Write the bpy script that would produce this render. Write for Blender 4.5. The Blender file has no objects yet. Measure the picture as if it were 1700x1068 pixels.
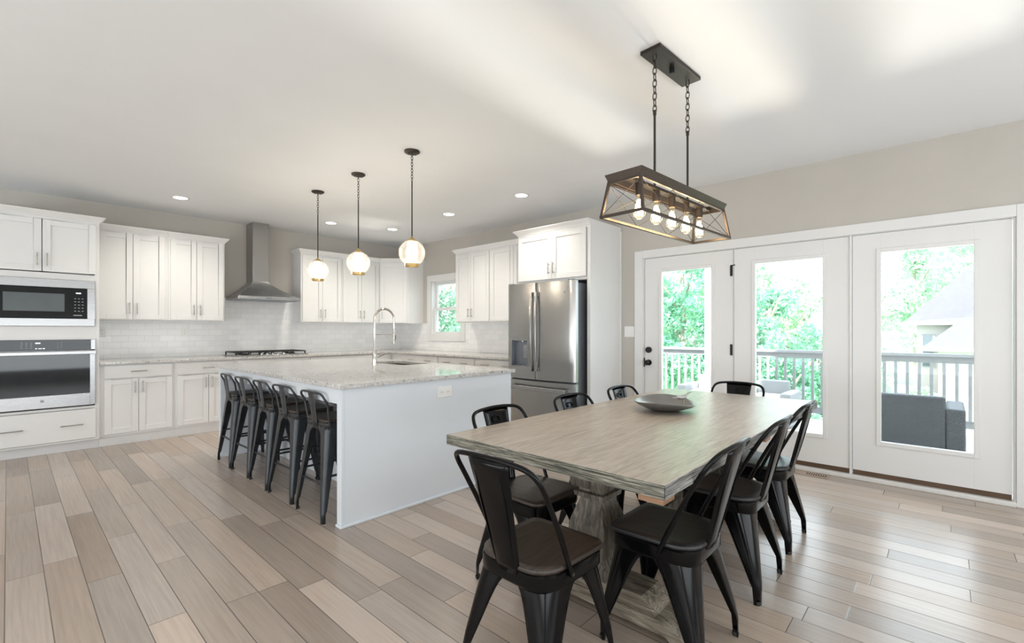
import bpy, math, random
from mathutils import Vector, Matrix
import numpy as np
random.seed(7)
PI = math.pi
C = bpy.context.scene.collection
S = bpy.context.scene

# ------------------------------------------------------------------ camera, world, sun, big lights, exposure
def place_camera():
    cd = bpy.data.cameras.new('camera'); co = bpy.data.objects.new('camera', cd); C.objects.link(co)
    a = 0.7394
    co.location = (-4.8315, -7.2852, 1.2541)
    co.rotation_euler = (PI/2, 0, a - PI/2)
    cd.sensor_fit = 'HORIZONTAL'; cd.sensor_width = 36.0
    cd.lens = 775.07/1700*36.0
    cd.shift_x = (850.0 - 862.31)/1700
    cd.shift_y = (548.65 - 534.0)/1700
    cd.clip_start = 0.02; cd.clip_end = 300
    S.camera = co
place_camera()
S.view_settings.view_transform = 'Standard'
S.view_settings.look = 'None'
S.view_settings.gamma = 1.0
S.view_settings.use_curve_mapping = False
S.view_settings.exposure = 0.30
S.cycles.max_bounces = 10; S.cycles.diffuse_bounces = 5; S.cycles.glossy_bounces = 4
S.cycles.transparent_max_bounces = 16; S.cycles.transmission_bounces = 8
S.cycles.sample_clamp_indirect = 6.0
S.cycles.caustics_reflective = False; S.cycles.caustics_refractive = False

w = bpy.data.worlds.new('sky'); S.world = w; w.use_nodes = True
bg = w.node_tree.nodes['Background']
bg.inputs[0].default_value = (0.80, 0.90, 1.0, 1); bg.inputs[1].default_value = 4.0

def lamp(name, kind, loc, energy, col=(1, 1, 1), rot=None, aim=None, **kw):
    d = bpy.data.lights.new(name, kind); d.energy = energy; d.color = col
    for k, v in kw.items(): setattr(d, k, v)
    o = bpy.data.objects.new(name, d); C.objects.link(o); o.location = loc
    if aim is not None:
        o.rotation_euler = Vector(aim).to_track_quat('-Z', 'Y').to_euler()
    elif rot is not None: o.rotation_euler = rot
    return o
# daylight: the sun stands behind the house, so it lights the yard and the far rail but not the floor indoors
sun = lamp('sun', 'SUN', (0, 0, 12), 13.0, (1.0, 0.96, 0.9), aim=(0.62, 0.12, -0.78), angle=0.02)
# added upward sun lamp, imitates deck bounce through the glass doors onto the ceiling
deck_fill = lamp('deck_bounce_fill', 'SUN', (5, -6, -3), 1.7, (1.0, 0.93, 0.84), aim=(-0.86, -0.07, 0.5), angle=0.13)
# added area lights standing in for unseen windows behind the camera
lamp('window_light_west', 'AREA', (-9.3, -5.0, 1.1), 250, (0.93, 0.97, 1.0), aim=(1, 0.05, 0.75), shape='RECTANGLE', size=8.0, size_y=2.0)
lamp('window_light_south', 'AREA', (-4.8, -10.8, 1.1), 225, (0.88, 0.95, 1.0), aim=(0.0, 1, 0.75), shape='RECTANGLE', size=8.0, size_y=2.0)

# ------------------------------------------------------------------ materials
def new_mat(name):
    m = bpy.data.materials.new(name); m.use_nodes = True
    nt = m.node_tree; b = nt.nodes['Principled BSDF']
    return m, nt, b
def mat(name, col, rough=0.5, metal=0.0, emit=None, es=0.0, spec=0.5, coat=0.0, var=0.0, vscale=8.0, bump=0.0, bscale=60.0, stretch=(1, 1, 1)):
    m, nt, b = new_mat(name)
    b.inputs['Base Color'].default_value = (*col, 1)
    b.inputs['Roughness'].default_value = rough; b.inputs['Metallic'].default_value = metal
    b.inputs['Specular IOR Level'].default_value = spec
    b.inputs['Coat Weight'].default_value = coat
    if emit: b.inputs['Emission Color'].default_value = (*emit, 1); b.inputs['Emission Strength'].default_value = es
    if var or bump:
        tc = nt.nodes.new('ShaderNodeTexCoord'); mp = nt.nodes.new('ShaderNodeMapping')
        mp.inputs['Scale'].default_value = stretch; nt.links.new(tc.outputs['Object'], mp.inputs[0])
    if var:
        n = nt.nodes.new('ShaderNodeTexNoise'); n.inputs['Scale'].default_value = vscale; n.inputs['Detail'].default_value = 4
        nt.links.new(mp.outputs[0], n.inputs['Vector'])
        r = nt.nodes.new('ShaderNodeValToRGB')
        r.color_ramp.elements[0].position = .3; r.color_ramp.elements[1].position = .7
        r.color_ramp.elements[0].color = (*[max(0, c*(1-var)) for c in col], 1)
        r.color_ramp.elements[1].color = (*[min(1, c*(1+var)) for c in col], 1)
        nt.links.new(n.outputs['Fac'], r.inputs[0]); nt.links.new(r.outputs[0], b.inputs['Base Color'])
    if bump:
        n = nt.nodes.new('ShaderNodeTexNoise'); n.inputs['Scale'].default_value = bscale; n.inputs['Detail'].default_value = 3
        nt.links.new(mp.outputs[0], n.inputs['Vector'])
        bp_ = nt.nodes.new('ShaderNodeBump'); bp_.inputs['Strength'].default_value = bump; bp_.inputs['Distance'].default_value = 0.002
        nt.links.new(n.outputs['Fac'], bp_.inputs['Height']); nt.links.new(bp_.outputs[0], b.inputs['Normal'])
    return m
class NT:
    """small helper to write maths as nodes"""
    def __init__(s, nt): s.nt = nt
    def m(s, op, a, b=None, c=None):
        n = s.nt.nodes.new('ShaderNodeMath'); n.operation = op
        for i, v in enumerate((a, b, c)):
            if v is None: continue
            if isinstance(v, (int, float)): n.inputs[i].default_value = v
            else: s.nt.links.new(v, n.inputs[i])
        return n.outputs[0]
    def xyz(s, a, b, c):
        n = s.nt.nodes.new('ShaderNodeCombineXYZ')
        for i, v in enumerate((a, b, c)):
            if isinstance(v, (int, float)): n.inputs[i].default_value = v
            else: s.nt.links.new(v, n.inputs[i])
        return n.outputs[0]
    def sep(s, v):
        n = s.nt.nodes.new('ShaderNodeSeparateXYZ'); s.nt.links.new(v, n.inputs[0]); return n.outputs
    def white(s, v):
        n = s.nt.nodes.new('ShaderNodeTexWhiteNoise'); n.noise_dimensions = '3D'; s.nt.links.new(v, n.inputs['Vector']); return n.outputs['Value']
    def noise(s, v, scale, detail=4, rough=.55, dist=0.0):
        n = s.nt.nodes.new('ShaderNodeTexNoise'); n.inputs['Scale'].default_value = scale; n.inputs['Detail'].default_value = detail
        n.inputs['Roughness'].default_value = rough; n.inputs['Distortion'].default_value = dist
        s.nt.links.new(v, n.inputs['Vector']); return n.outputs['Fac']
    def ramp(s, f, stops, mode='LINEAR'):
        n = s.nt.nodes.new('ShaderNodeValToRGB'); cr = n.color_ramp; cr.interpolation = mode
        cr.elements[0].position, cr.elements[0].color = stops[0][0], (*stops[0][1], 1)
        cr.elements[1].position, cr.elements[1].color = stops[-1][0], (*stops[-1][1], 1)
        for p, c in stops[1:-1]:
            e = cr.elements.new(p); e.color = (*c, 1)
        s.nt.links.new(f, n.inputs[0]); return n.outputs[0]
    def mix(s, f, a, b, mode='MIX'):
        n = s.nt.nodes.new('ShaderNodeMix'); n.data_type = 'RGBA'; n.blend_type = mode
        for k, v in ((0, f), (6, a), (7, b)):
            if isinstance(v, (int, float)): n.inputs[k].default_value = v
            elif isinstance(v, tuple): n.inputs[k].default_value = (*v, 1)
            else: s.nt.links.new(v, n.inputs[k])
        return n.outputs[2]
    def coord(s, kind='Object', scale=(1, 1, 1)):
        tc = s.nt.nodes.new('ShaderNodeTexCoord'); mp = s.nt.nodes.new('ShaderNodeMapping'); mp.inputs['Scale'].default_value = scale
        s.nt.links.new(tc.outputs[kind], mp.inputs[0]); return mp.outputs[0]
    def bump(s, h, b, strength=.3, dist=.002):
        n = s.nt.nodes.new('ShaderNodeBump'); n.inputs['Strength'].default_value = strength; n.inputs['Distance'].default_value = dist
        s.nt.links.new(h, n.inputs['Height']); s.nt.links.new(n.outputs[0], b.inputs['Normal'])

def floor_mat():
    m, nt, b = new_mat('plank_floor'); N = NT(nt)
    v = N.coord(); x, y, z = N.sep(v)
    W, L = 0.1365, 1.22
    fx = N.m('DIVIDE', N.m('ADD', x, 4.84 + W*200), W); row = N.m('FLOOR', fx); fr = N.m('SUBTRACT', fx, row)
    off = N.m('MULTIPLY', N.white(N.xyz(row, 3.3, 1.7)), L)
    fy = N.m('DIVIDE', N.m('ADD', N.m('ADD', y, off), L*50), L); col = N.m('FLOOR', fy); fc = N.m('SUBTRACT', fy, col)
    rnd = N.white(N.xyz(row, col, 5.1)); rnd2 = N.white(N.xyz(col, row, 9.4))
    ex = N.m('MULTIPLY', N.m('MINIMUM', fr, N.m('SUBTRACT', 1.0, fr)), W)
    ey = N.m('MULTIPLY', N.m('MINIMUM', fc, N.m('SUBTRACT', 1.0, fc)), L)
    e = N.m('MINIMUM', ex, ey)
    groove = N.m('SMOOTH_MIN', N.m('DIVIDE', e, 0.0028), 1.0, 0.1)
    base = N.ramp(rnd, [(0, (.36, .30, .25)), (.25, (.44, .37, .31)), (.75, (.51, .43, .362)), (1, (.57, .485, .415))])
    tint = N.ramp(rnd2, [(0, (.95, .98, 1.03)), (1, (1.04, .99, .95))])
    col_ = N.mix(1.0, base, tint, 'MULTIPLY')
    gv = N.xyz(N.m('MULTIPLY', x, 26.0), N.m('ADD', N.m('MULTIPLY', y, .8), N.m('MULTIPLY', rnd, 40)), rnd2)
    g = N.noise(gv, 3.2, 5, .55, .3)
    col_ = N.mix(.22, col_, N.ramp(g, [(.3, (.28, .26, .25)), (.5, (.5, .5, .5)), (.7, (.72, .71, .70))]), 'OVERLAY')
    kv = N.xyz(N.m('MULTIPLY', x, 6.0), N.m('MULTIPLY', y, 1.6), 0.0)
    k = N.noise(kv, 1.6, 2, .5)
    col_ = N.mix(N.m('MULTIPLY', N.m('SUBTRACT', k, .5), .35), col_, (.62, .44, .34), 'MIX')
    col_ = N.mix(groove, (.03, .022, .018), col_)
    nt.links.new(col_, b.inputs['Base Color'])
    b.inputs['Roughness'].default_value = .3
    r = N.m('ADD', .23, N.m('MULTIPLY', g, .05)); nt.links.new(r, b.inputs['Roughness'])
    b.inputs['Specular IOR Level'].default_value = .5
    N.bump(N.m('ADD', N.m('MULTIPLY', groove, 1.0), N.m('MULTIPLY', g, .03)), b, .35, .0015)
    return m
def tile_mat():
    m, nt, b = new_mat('subway_tile'); N = NT(nt)
    v = N.coord(); x, y, z = N.sep(v)
    W, Hh = 0.152, 0.0762
    s = N.m('ADD', x, y)
    fz = N.m('DIVIDE', N.m('ADD', z, 3.0 - .914), Hh); row = N.m('FLOOR', fz); fr = N.m('SUBTRACT', fz, row)
    fx = N.m('ADD', N.m('DIVIDE', N.m('ADD', s, 30.0), W), N.m('MULTIPLY', N.m('MODULO', row, 2.0), .5)); cl = N.m('FLOOR', fx); fc = N.m('SUBTRACT', fx, cl)
    e = N.m('MINIMUM', N.m('MULTIPLY', N.m('MINIMUM', fr, N.m('SUBTRACT', 1.0, fr)), Hh), N.m('MULTIPLY', N.m('MINIMUM', fc, N.m('SUBTRACT', 1.0, fc)), W))
    g = N.m('MINIMUM', N.m('DIVIDE', e, .0022), 1.0)
    rnd = N.white(N.xyz(row, cl, 2.0))
    tcol = N.ramp(rnd, [(0, (.84, .85, .86)), (1, (.91, .91, .91))])
    nt.links.new(N.mix(g, (.68, .68, .68), tcol), b.inputs['Base Color'])
    b.inputs['Roughness'].default_value = .14
    N.bump(g, b, .5, .002)
    return m
def granite_mat():
    m, nt, b = new_mat('speckled_granite'); N = NT(nt)
    v = N.coord()
    n1 = N.noise(v, 46, 6, .72, .5); n2 = N.noise(v, 95, 3, .6); n3 = N.noise(v, 5, 3, .5, .8)
    c = N.ramp(n1, [(.32, (.07, .07, .08)), (.39, (.28, .28, .28)), (.45, (.54, .53, .515)), (.58, (.66, .65, .63)), (.8, (.74, .73, .715))])
    c = N.mix(N.m('GREATER_THAN', n2, .66), c, (.13, .12, .12))
    c = N.mix(N.m('MULTIPLY', n3, .25), c, (.60, .57, .53))
    nt.links.new(c, b.inputs['Base Color']); b.inputs['Roughness'].default_value = .07
    return m
def wood_mat(name, dark, mid, light, scale=(1, 14, 14), rough=.5, gs=3.0, bump=.5, contrast=(.34, .5, .66)):
    m, nt, b = new_mat(name); N = NT(nt)
    v = N.coord(scale=scale)
    d = N.noise(v, gs*.35, 2, .5); g = N.noise(v, gs, 7, .68, 1.2)
    c = N.ramp(g, [(contrast[0], dark), (contrast[1], mid), (contrast[2], light)])
    c = N.mix(N.m('MULTIPLY', d, .35), c, mid)
    nt.links.new(c, b.inputs['Base Color']); b.inputs['Roughness'].default_value = rough
    N.bump(g, b, bump, .002)
    return m
def steel_mat(name, col, rough, stretch, amp=.08):
    m, nt, b = new_mat(name); N = NT(nt)
    v = N.coord(scale=stretch); g = N.noise(v, 8, 4, .6)
    b.inputs['Base Color'].default_value = (*col, 1); b.inputs['Metallic'].default_value = 1
    nt.links.new(N.m('ADD', rough - amp/2, N.m('MULTIPLY', g, amp)), b.inputs['Roughness'])
    N.bump(g, b, .015, .0005)
    return m
def glass_mat(name, tint=(1, 1, 1), refl=.5, frost=0.0, milk=0.0):
    m = bpy.data.materials.new(name); m.use_nodes = True; nt = m.node_tree; nt.nodes.clear()
    out = nt.nodes.new('ShaderNodeOutputMaterial'); mx = nt.nodes.new('ShaderNodeMixShader')
    tr = nt.nodes.new('ShaderNodeBsdfTransparent'); tr.inputs[0].default_value = (*tint, 1)
    gl = nt.nodes.new('ShaderNodeBsdfGlossy'); gl.inputs['Roughness'].default_value = .02 + frost
    fr = nt.nodes.new('ShaderNodeFresnel'); fr.inputs[0].default_value = 1.35
    mu = nt.nodes.new('ShaderNodeMath'); mu.operation = 'MULTIPLY'; mu.inputs[1].default_value = refl
    nt.links.new(fr.outputs[0], mu.inputs[0]); nt.links.new(mu.outputs[0], mx.inputs[0])
    if milk:
        tl = nt.nodes.new('ShaderNodeBsdfTranslucent'); tl.inputs[0].default_value = (1, .97, .93, 1); m2 = nt.nodes.new('ShaderNodeMixShader'); m2.inputs[0].default_value = milk
        nt.links.new(tr.outputs[0], m2.inputs[1]); nt.links.new(tl.outputs[0], m2.inputs[2]); nt.links.new(m2.outputs[0], mx.inputs[1])
    else: nt.links.new(tr.outputs[0], mx.inputs[1])
    nt.links.new(gl.outputs[0], mx.inputs[2]); nt.links.new(mx.outputs[0], out.inputs[0])
    return m
def leaf_mat(name, c1, c2):
    m = bpy.data.materials.new(name); m.use_nodes = True; nt = m.node_tree; nt.nodes.clear(); N = NT(nt)
    out = nt.nodes.new('ShaderNodeOutputMaterial'); mx = nt.nodes.new('ShaderNodeMixShader'); mx.inputs[0].default_value = .45
    di = nt.nodes.new('ShaderNodeBsdfDiffuse'); tl = nt.nodes.new('ShaderNodeBsdfTranslucent')
    n = N.noise(N.coord(), 1.1, 4, .6); c = N.ramp(n, [(.35, c1), (.65, c2)])
    nt.links.new(c, di.inputs[0]); nt.links.new(c, tl.inputs[0])
    nt.links.new(di.outputs[0], mx.inputs[1]); nt.links.new(tl.outputs[0], mx.inputs[2]); nt.links.new(mx.outputs[0], out.inputs[0])
    return m
def wicker_mat(name, c1, c2, sc=420):
    m, nt, b = new_mat(name); N = NT(nt)
    v = N.coord(); x, y, z = N.sep(v)
    a = N.m('SINE', N.m('MULTIPLY', N.m('ADD', x, y), sc*6.28/6)); c = N.m('SINE', N.m('MULTIPLY', z, sc*6.28/6))
    p = N.m('MULTIPLY', a, c)
    nt.links.new(N.ramp(N.m('ADD', N.m('MULTIPLY', p, .5), .5), [(.2, c1), (.8, c2)]), b.inputs['Base Color']); b.inputs['Roughness'].default_value = .6
    N.bump(p, b, .6, .004)
    return m
def brick_mat():
    m, nt, b = new_mat('pale_brick'); N = NT(nt)
    v = N.coord(); x, y, z = N.sep(v)
    br = nt.nodes.new('ShaderNodeTexBrick'); br.inputs['Scale'].default_value = 5
    br.inputs['Color1'].default_value = (.55, .50, .48, 1); br.inputs['Color2'].default_value = (.60, .54, .52, 1); br.inputs['Mortar'].default_value = (.5, .48, .47, 1)
    nt.links.new(N.xyz(N.m('ADD', x, y), z, 0.0), br.inputs['Vector']); nt.links.new(br.outputs['Color'], b.inputs['Base Color'])
    return m

M = {}
M['floor'] = floor_mat(); M['tile'] = tile_mat(); M['granite'] = granite_mat()
M['wall'] = mat('greige_wall_paint', (.53, .502, .46), .75, var=.015, vscale=3, bump=.06, bscale=300)
M['ceil'] = mat('white_ceiling_paint', (.84, .855, .868), .85, var=.01, vscale=2, bump=.05, bscale=250)
M['trim'] = mat('white_trim_paint', (.76, .76, .755), .35, var=.01, vscale=3)
M['cab'] = mat('white_cabinet_paint', (.79, .79, .785), .32, var=.012, vscale=4)
M['island'] = mat('pale_grey_paint', (.73, .775, .825), .4, var=.015, vscale=3)
M['toe'] = mat('toe_board_paint', (.72, .72, .72), .45, var=.02)
M['handle'] = steel_mat('satin_nickel', (.42, .395, .36), .28, (1, 1, 8))
M['steel'] = steel_mat('brushed_stainless', (.40, .395, .385), .24, (40, 40, 1))
M['steel_h'] = steel_mat('brushed_stainless_horizontal', (.42, .42, .425), .27, (1, 1, 40), .04)
M['steel_d'] = mat('dark_appliance_side', (.25, .27, .30), .35, .6, var=.03)
M['blackglass'] = mat('black_appliance_glass', (.010, .012, .014), .06, spec=.35, var=.05)
M['ovenwin'] = mat('tinted_oven_window', (.02, .024, .028), .04, spec=.5, var=.05)
M['microwin'] = mat('microwave_window', (.10, .12, .13), .12, spec=.7, var=.05)
M['display'] = mat('lit_display', (.8, .9, .95), .4, emit=(.8, .92, 1), es=1.6)
M['mark'] = mat('pale_panel_print', (.55, .58, .6), .5, var=.02)
M['black'] = mat('black_hardware', (.012, .012, .013), .35, .3, var=.1)
M['iron'] = mat('black_cast_iron', (.02, .02, .021), .5, .2, bump=.2)
M['chair'] = mat('glossy_black_metal', (.003, .003, .0035), .15, .0, spec=.2, coat=.0, var=.2, vscale=14)
M['gun'] = mat('gunmetal_grey_metal', (.055, .061, .067), .38, .6, var=.12, vscale=10)
M['seat_b'] = wood_mat('dark_brown_wood_seat', (.016, .011, .008), (.038, .027, .02), (.06, .043, .032), (16, 1.5, 16), .38, 3, .25)
M['seat_k'] = wood_mat('black_stained_wood_seat', (.006, .006, .007), (.013, .013, .014), (.03, .03, .03), (16, 1.5, 16), .36, 3, .35)
M['seat_s'] = wood_mat('stool_wood_seat', (.018, .012, .008), (.038, .026, .016), (.06, .042, .028), (1.5, 16, 16), .4, 3, .25)
M['tabletop'] = wood_mat('weathered_grey_oak', (.29, .24, .195), (.45, .39, .325), (.58, .52, .45), (1.2, 15, 15), .30, 3.2, .5)
M['tableedge'] = wood_mat('rough_grey_green_oak', (.03, .031, .024), (.15, .147, .115), (.42, .40, .34), (14, 1.6, 60), .6, 3.2, .9, (.42, .5, .58))
M['tableside'] = wood_mat('rough_grey_oak_long_edge', (.035, .035, .035), (.17, .17, .16), (.42, .41, .39), (1.6, 14, 60), .5, 3.2, .9, (.42, .5, .58))
M['pedestal'] = wood_mat('weathered_pine_pedestal', (.018, .016, .012), (.12, .104, .08), (.31, .27, .22), (12, 12, 1.6), .5, 2.8, .8)
M['footwood'] = wood_mat('weathered_pine_foot', (.045, .035, .022), (.22, .185, .14), (.42, .37, .30), (14, 1.6, 26), .6, 2.8, .8)
M['rawwood'] = wood_mat('raw_pine_support', (.38, .20, .11), (.52, .30, .18), (.62, .40, .26), (10, 1.5, 10), .6, 3, .3)
M['bronze'] = mat('dark_bronze_metal', (.05, .042, .035), .38, .75, var=.1)
M['lampwood'] = mat('brushed_dark_bronze_frame', (.075, .058, .045), .42, .55, var=.18, vscale=20, stretch=(1, 8, 8))
M['brass'] = mat('aged_brass', (.62, .45, .2), .25, 1, var=.08)
M['glass'] = glass_mat('clear_window_glass', (.985, 1, .99), .5)
M['globe'] = glass_mat('clear_globe_glass', (.97, .965, .955), .5, .02, .09)
M['bulbglass'] = glass_mat('clear_bulb_glass', (1, .93, .8), .8, .02)
M['frost'] = mat('frosted_glass_lamp_cylinder', (1, .95, .87), .4, emit=(1, .90, .76), es=7.0)
M['filament'] = mat('glowing_filament', (1, .8, .5), .4, emit=(1, .62, .28), es=60.0)
M['bulbglow'] = mat('glowing_bulb', (1, .85, .6), .4, emit=(1, .80, .54), es=40.0)
M['downlight'] = mat('lit_downlight_lens', (1, 1, 1), .4, emit=(1, .96, .9), es=9.0)
M['plastic'] = mat('white_plastic', (.86, .86, .85), .35, var=.01)
M['plasticd'] = mat('socket_slot_grey', (.35, .33, .32), .5, var=.02)
M['brown'] = mat('brown_weather_strip', (.10, .055, .03), .45, var=.15)
M['sill'] = mat('door_sill_white', (.74, .73, .71), .4, var=.02)
M['bowl'] = mat('pewter_bowl', (.26, .26, .255), .30, .55, var=.12, vscale=12)
M['bird'] = mat('silver_bird_figure', (.45, .45, .46), .3, .8, var=.1)
M['vent'] = mat('wood_floor_vent', (.40, .31, .24), .45, var=.12, vscale=20)
M['ventd'] = mat('vent_slot_dark', (.03, .02, .015), .8, var=.1)
M['sink'] = steel_mat('sink_steel', (.30, .27, .22), .35, (10, 1, 1))
M['chrome'] = steel_mat('polished_nickel', (.68, .66, .63), .16, (1, 1, 4), .04)
M['deck'] = mat('pale_deck_boards', (.62, .60, .57), .5, var=.08, vscale=3, stretch=(1, 14, 1))
M['rail'] = mat('grey_stained_rail', (.23, .24, .255), .6, var=.08, stretch=(4, 4, 1))
M['railw'] = mat('white_porch_paint', (.6, .6, .6), .5, var=.01)
M['wick'] = wicker_mat('dark_grey_wicker', (.03, .035, .042), (.075, .085, .10))
M['wickl'] = wicker_mat('pale_grey_wicker', (.22, .23, .25), (.46, .47, .49), 520)
M['cushion'] = mat('pale_outdoor_cushion', (.6, .6, .58), .8, var=.04)
M['grass'] = mat('lawn_grass', (.22, .40, .2), .9, var=.25, vscale=3)
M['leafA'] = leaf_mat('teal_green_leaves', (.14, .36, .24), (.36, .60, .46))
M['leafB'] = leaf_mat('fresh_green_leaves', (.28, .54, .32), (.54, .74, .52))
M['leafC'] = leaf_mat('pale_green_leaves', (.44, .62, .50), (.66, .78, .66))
M['bark'] = mat('pale_bark', (.42, .36, .30), .85, var=.2, bump=.4, bscale=20)
M['shingle'] = mat('grey_roof_shingles', (.095, .095, .11), .8, var=.06, vscale=6, bump=.3, bscale=12)
M['brick'] = brick_mat()
M['fascia'] = mat('white_fascia', (.35, .36, .37), .5, var=.01)
M['darkglass'] = mat('house_window_glass', (.10, .13, .15), .1, var=.1)
M['carpaint'] = mat('white_car_paint', (.75, .76, .78), .25, .1, coat=.5, var=.01)
M['carglass'] = mat('car_glass', (.04, .05, .06), .08, var=.1)
M['red'] = mat('red_tail_light', (.6, .04, .03), .3, var=.1)
M['rubber'] = mat('black_rubber', (.02, .02, .02), .7, var=.1)
M['asphalt'] = mat('driveway_concrete', (.5, .5, .48), .9, var=.05)
M['siding'] = mat('outer_siding', (.7, .68, .64), .8, var=.02)

# ------------------------------------------------------------------ mesh helpers
class MB:
    def __init__(s): s.v = []; s.f = []
    def add(s, vs, fs):
        n = len(s.v); s.v += [tuple(p) for p in vs]; s.f += [tuple(i+n for i in q) for q in fs]; return s
    def box(s, x0, x1, y0, y1, z0, z1):
        if x1 < x0: x0, x1 = x1, x0
        if y1 < y0: y0, y1 = y1, y0
        if z1 < z0: z0, z1 = z1, z0
        return s.add([(x0,y0,z0),(x1,y0,z0),(x1,y1,z0),(x0,y1,z0),(x0,y0,z1),(x1,y0,z1),(x1,y1,z1),(x0,y1,z1)],
              [(0,3,2,1),(4,5,6,7),(0,1,5,4),(1,2,6,5),(2,3,7,6),(3,0,4,7)])
    def rings(s, rings, closed=True, cap0=True, cap1=True):
        k = len(rings[0]); n0 = len(s.v); m = k if closed else k-1
        for r in rings: s.v += [tuple(p) for p in r]
        for i in range(len(rings)-1):
            a = n0+i*k; b = a+k
            for j in range(m):
                j2 = (j+1) % k; s.f.append((a+j, a+j2, b+j2, b+j))
        if closed and cap0: s.f.append(tuple(n0+j for j in range(k-1, -1, -1)))
        if closed and cap1: s.f.append(tuple(n0+(len(rings)-1)*k+j for j in range(k)))
        return s
    def lathe(s, prof, c=(0, 0, 0), n=32, ax='z', cap0=True, cap1=True):
        R = []
        for r, h in prof:
            ring = []
            for j in range(n):
                a = 2*PI*j/n; p = (r*math.cos(a), r*math.sin(a), h)
                if ax == 'x': p = (p[2], p[0], p[1])
                if ax == 'y': p = (p[1], p[2], p[0])
                ring.append((c[0]+p[0], c[1]+p[1], c[2]+p[2]))
            R.append(ring)
        return s.rings(R, True, cap0 and prof[0][0] > 1e-6, cap1 and prof[-1][0] > 1e-6)
    def tube(s, pts, r, n=10, closed=False):
        pts = [Vector(p) for p in pts]; m = len(pts); rr = r if isinstance(r, (list, tuple)) else [r]*m
        T = []
        for i in range(m):
            if closed: t = pts[(i+1) % m]-pts[i-1]
            else: t = pts[min(i+1, m-1)]-pts[max(i-1, 0)]
            T.append(t.normalized())
        up = Vector((0, 0, 1)) if abs(T[0].z) < .9 else Vector((1, 0, 0))
        nn = T[0].cross(up).normalized(); R = []
        for i in range(m):
            nn = (nn - T[i]*nn.dot(T[i]))
            nn = nn.normalized() if nn.length > 1e-6 else T[i].orthogonal().normalized()
            b = T[i].cross(nn)
            R.append([pts[i] + (nn*math.cos(2*PI*j/n) + b*math.sin(2*PI*j/n))*rr[i] for j in range(n)])
        if closed: R.append(R[0]); return s.rings(R, True, False, False)
        return s.rings(R)
    def bar(s, a, b, w, h):
        """square bar from a to b"""
        a, b = Vector(a), Vector(b); t = (b-a).normalized()
        up = Vector((0, 0, 1)) if abs(t.z) < .9 else Vector((0, 1, 0))
        n = t.cross(up).normalized(); q = n.cross(t)
        R = [[p + n*sx*w/2 + q*sy*h/2 for sx, sy in ((-1,-1),(1,-1),(1,1),(-1,1))] for p in (a, b)]
        return s.rings(R)
    def prism(s, poly, axis, a, b):
        """extrude 2D polygon along an axis. axis x: poly=(y,z); y: (x,z); z: (x,y)"""
        def P(p, t):
            return {'x': (t, p[0], p[1]), 'y': (p[0], t, p[1]), 'z': (p[0], p[1], t)}[axis]
        return s.rings([[P(p, a) for p in poly], [P(p, b) for p in poly]])
    def build(s, name, m, parent=None, bevel=0.0, seg=2, solid=0.0, smooth=True, subs=0, angle=32):
        me = bpy.data.meshes.new(name); me.from_pydata(s.v, [], s.f); me.validate(); me.update()
        import bmesh
        bm = bmesh.new(); bm.from_mesh(me)
        bmesh.ops.remove_doubles(bm, verts=bm.verts, dist=1e-6)
        bmesh.ops.recalc_face_normals(bm, faces=bm.faces); bm.to_mesh(me); bm.free()
        me.materials.append(M[m] if isinstance(m, str) else m)
        if smooth:
            me.shade_smooth(); me.set_sharp_from_angle(angle=math.radians(angle))
        o = bpy.data.objects.new(name, me); C.objects.link(o)
        if parent is not None: o.parent = parent
        if solid:
            k = o.modifiers.new('shell', 'SOLIDIFY'); k.thickness = solid; k.offset = 0
        if bevel:
            k = o.modifiers.new('edge', 'BEVEL'); k.width = bevel; k.segments = seg; k.limit_method = 'ANGLE'; k.angle_limit = math.radians(40)
        if subs:
            k = o.modifiers.new('sub', 'SUBSURF'); k.levels = subs; k.render_levels = subs
        return o
def B(*a): return MB().box(*a)
def tag(o, label=None, cat=None, group=None, kind=None):
    if label: o['label'] = label
    if cat: o['category'] = cat
    if group: o['group'] = group
    if kind: o['kind'] = kind
    return o
def thing(name, label, cat, loc=(0, 0, 0), rz=0.0, group=None, kind=None):
    o = bpy.data.objects.new(name, None); C.objects.link(o); o.location = loc; o.rotation_euler = (0, 0, rz)
    o.empty_display_size = .1
    return tag(o, label, cat, group, kind)
def dup(o, loc=None, rz=None, label=None, group=None, parent=None):
    kids = [k for k in C.objects if k.parent == o]
    c = o.copy(); C.objects.link(c)
    if parent is not None: c.parent = parent
    if loc is not None: c.location = loc
    if rz is not None: c.rotation_euler = (0, 0, rz)
    if label: c['label'] = label
    if group: c['group'] = group
    for k in kids: dup(k, parent=c)
    return c
def struct(name, mb, m, bevel=0.0, parent=None, label=None, **kw):
    o = mb.build(name, m, parent, bevel, **kw)
    if parent is None: o['kind'] = 'structure'
    if label: o['label'] = label
    return o
RB = -PI/2      # things on the right-hand wall: local x runs towards -y, local y into the wall

# ------------------------------------------------------------------ room shell
H = 2.743; XL, YS = -9.5, -11.0
struct('floor', B(XL, .16, YS, .15, -.06, 0), 'floor')
struct('ceiling', B(XL-.15, .16, YS-.15, .15, H, H+.12), 'ceil')
struct('wall_back', B(XL, 0, 0, .15, 0, H), 'wall')
mb = MB()
WY0, WY1, WZ0, WZ1 = -.865, -1.64, 1.175, 2.075     # small window opening
DY0, DY1, DZ = -4.77, -7.66, 2.068                    # glass door opening
mb.box(0, .15, 0, WY0, 0, H).box(0, .15, WY1, DY0, 0, H).box(0, .15, DY1, YS, 0, H)
mb.box(0, .15, WY0, WY1, 0, WZ0).box(0, .15, WY0, WY1, WZ1, H).box(0, .15, DY0, DY1, DZ, H)
struct('wall_right', mb, 'wall')
mb = MB()   # rear walls behind the camera
mb.box(XL-.15, XL, YS, .15, 0, H)
struct('wall_left', mb, 'wall')
mb = MB()
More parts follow.
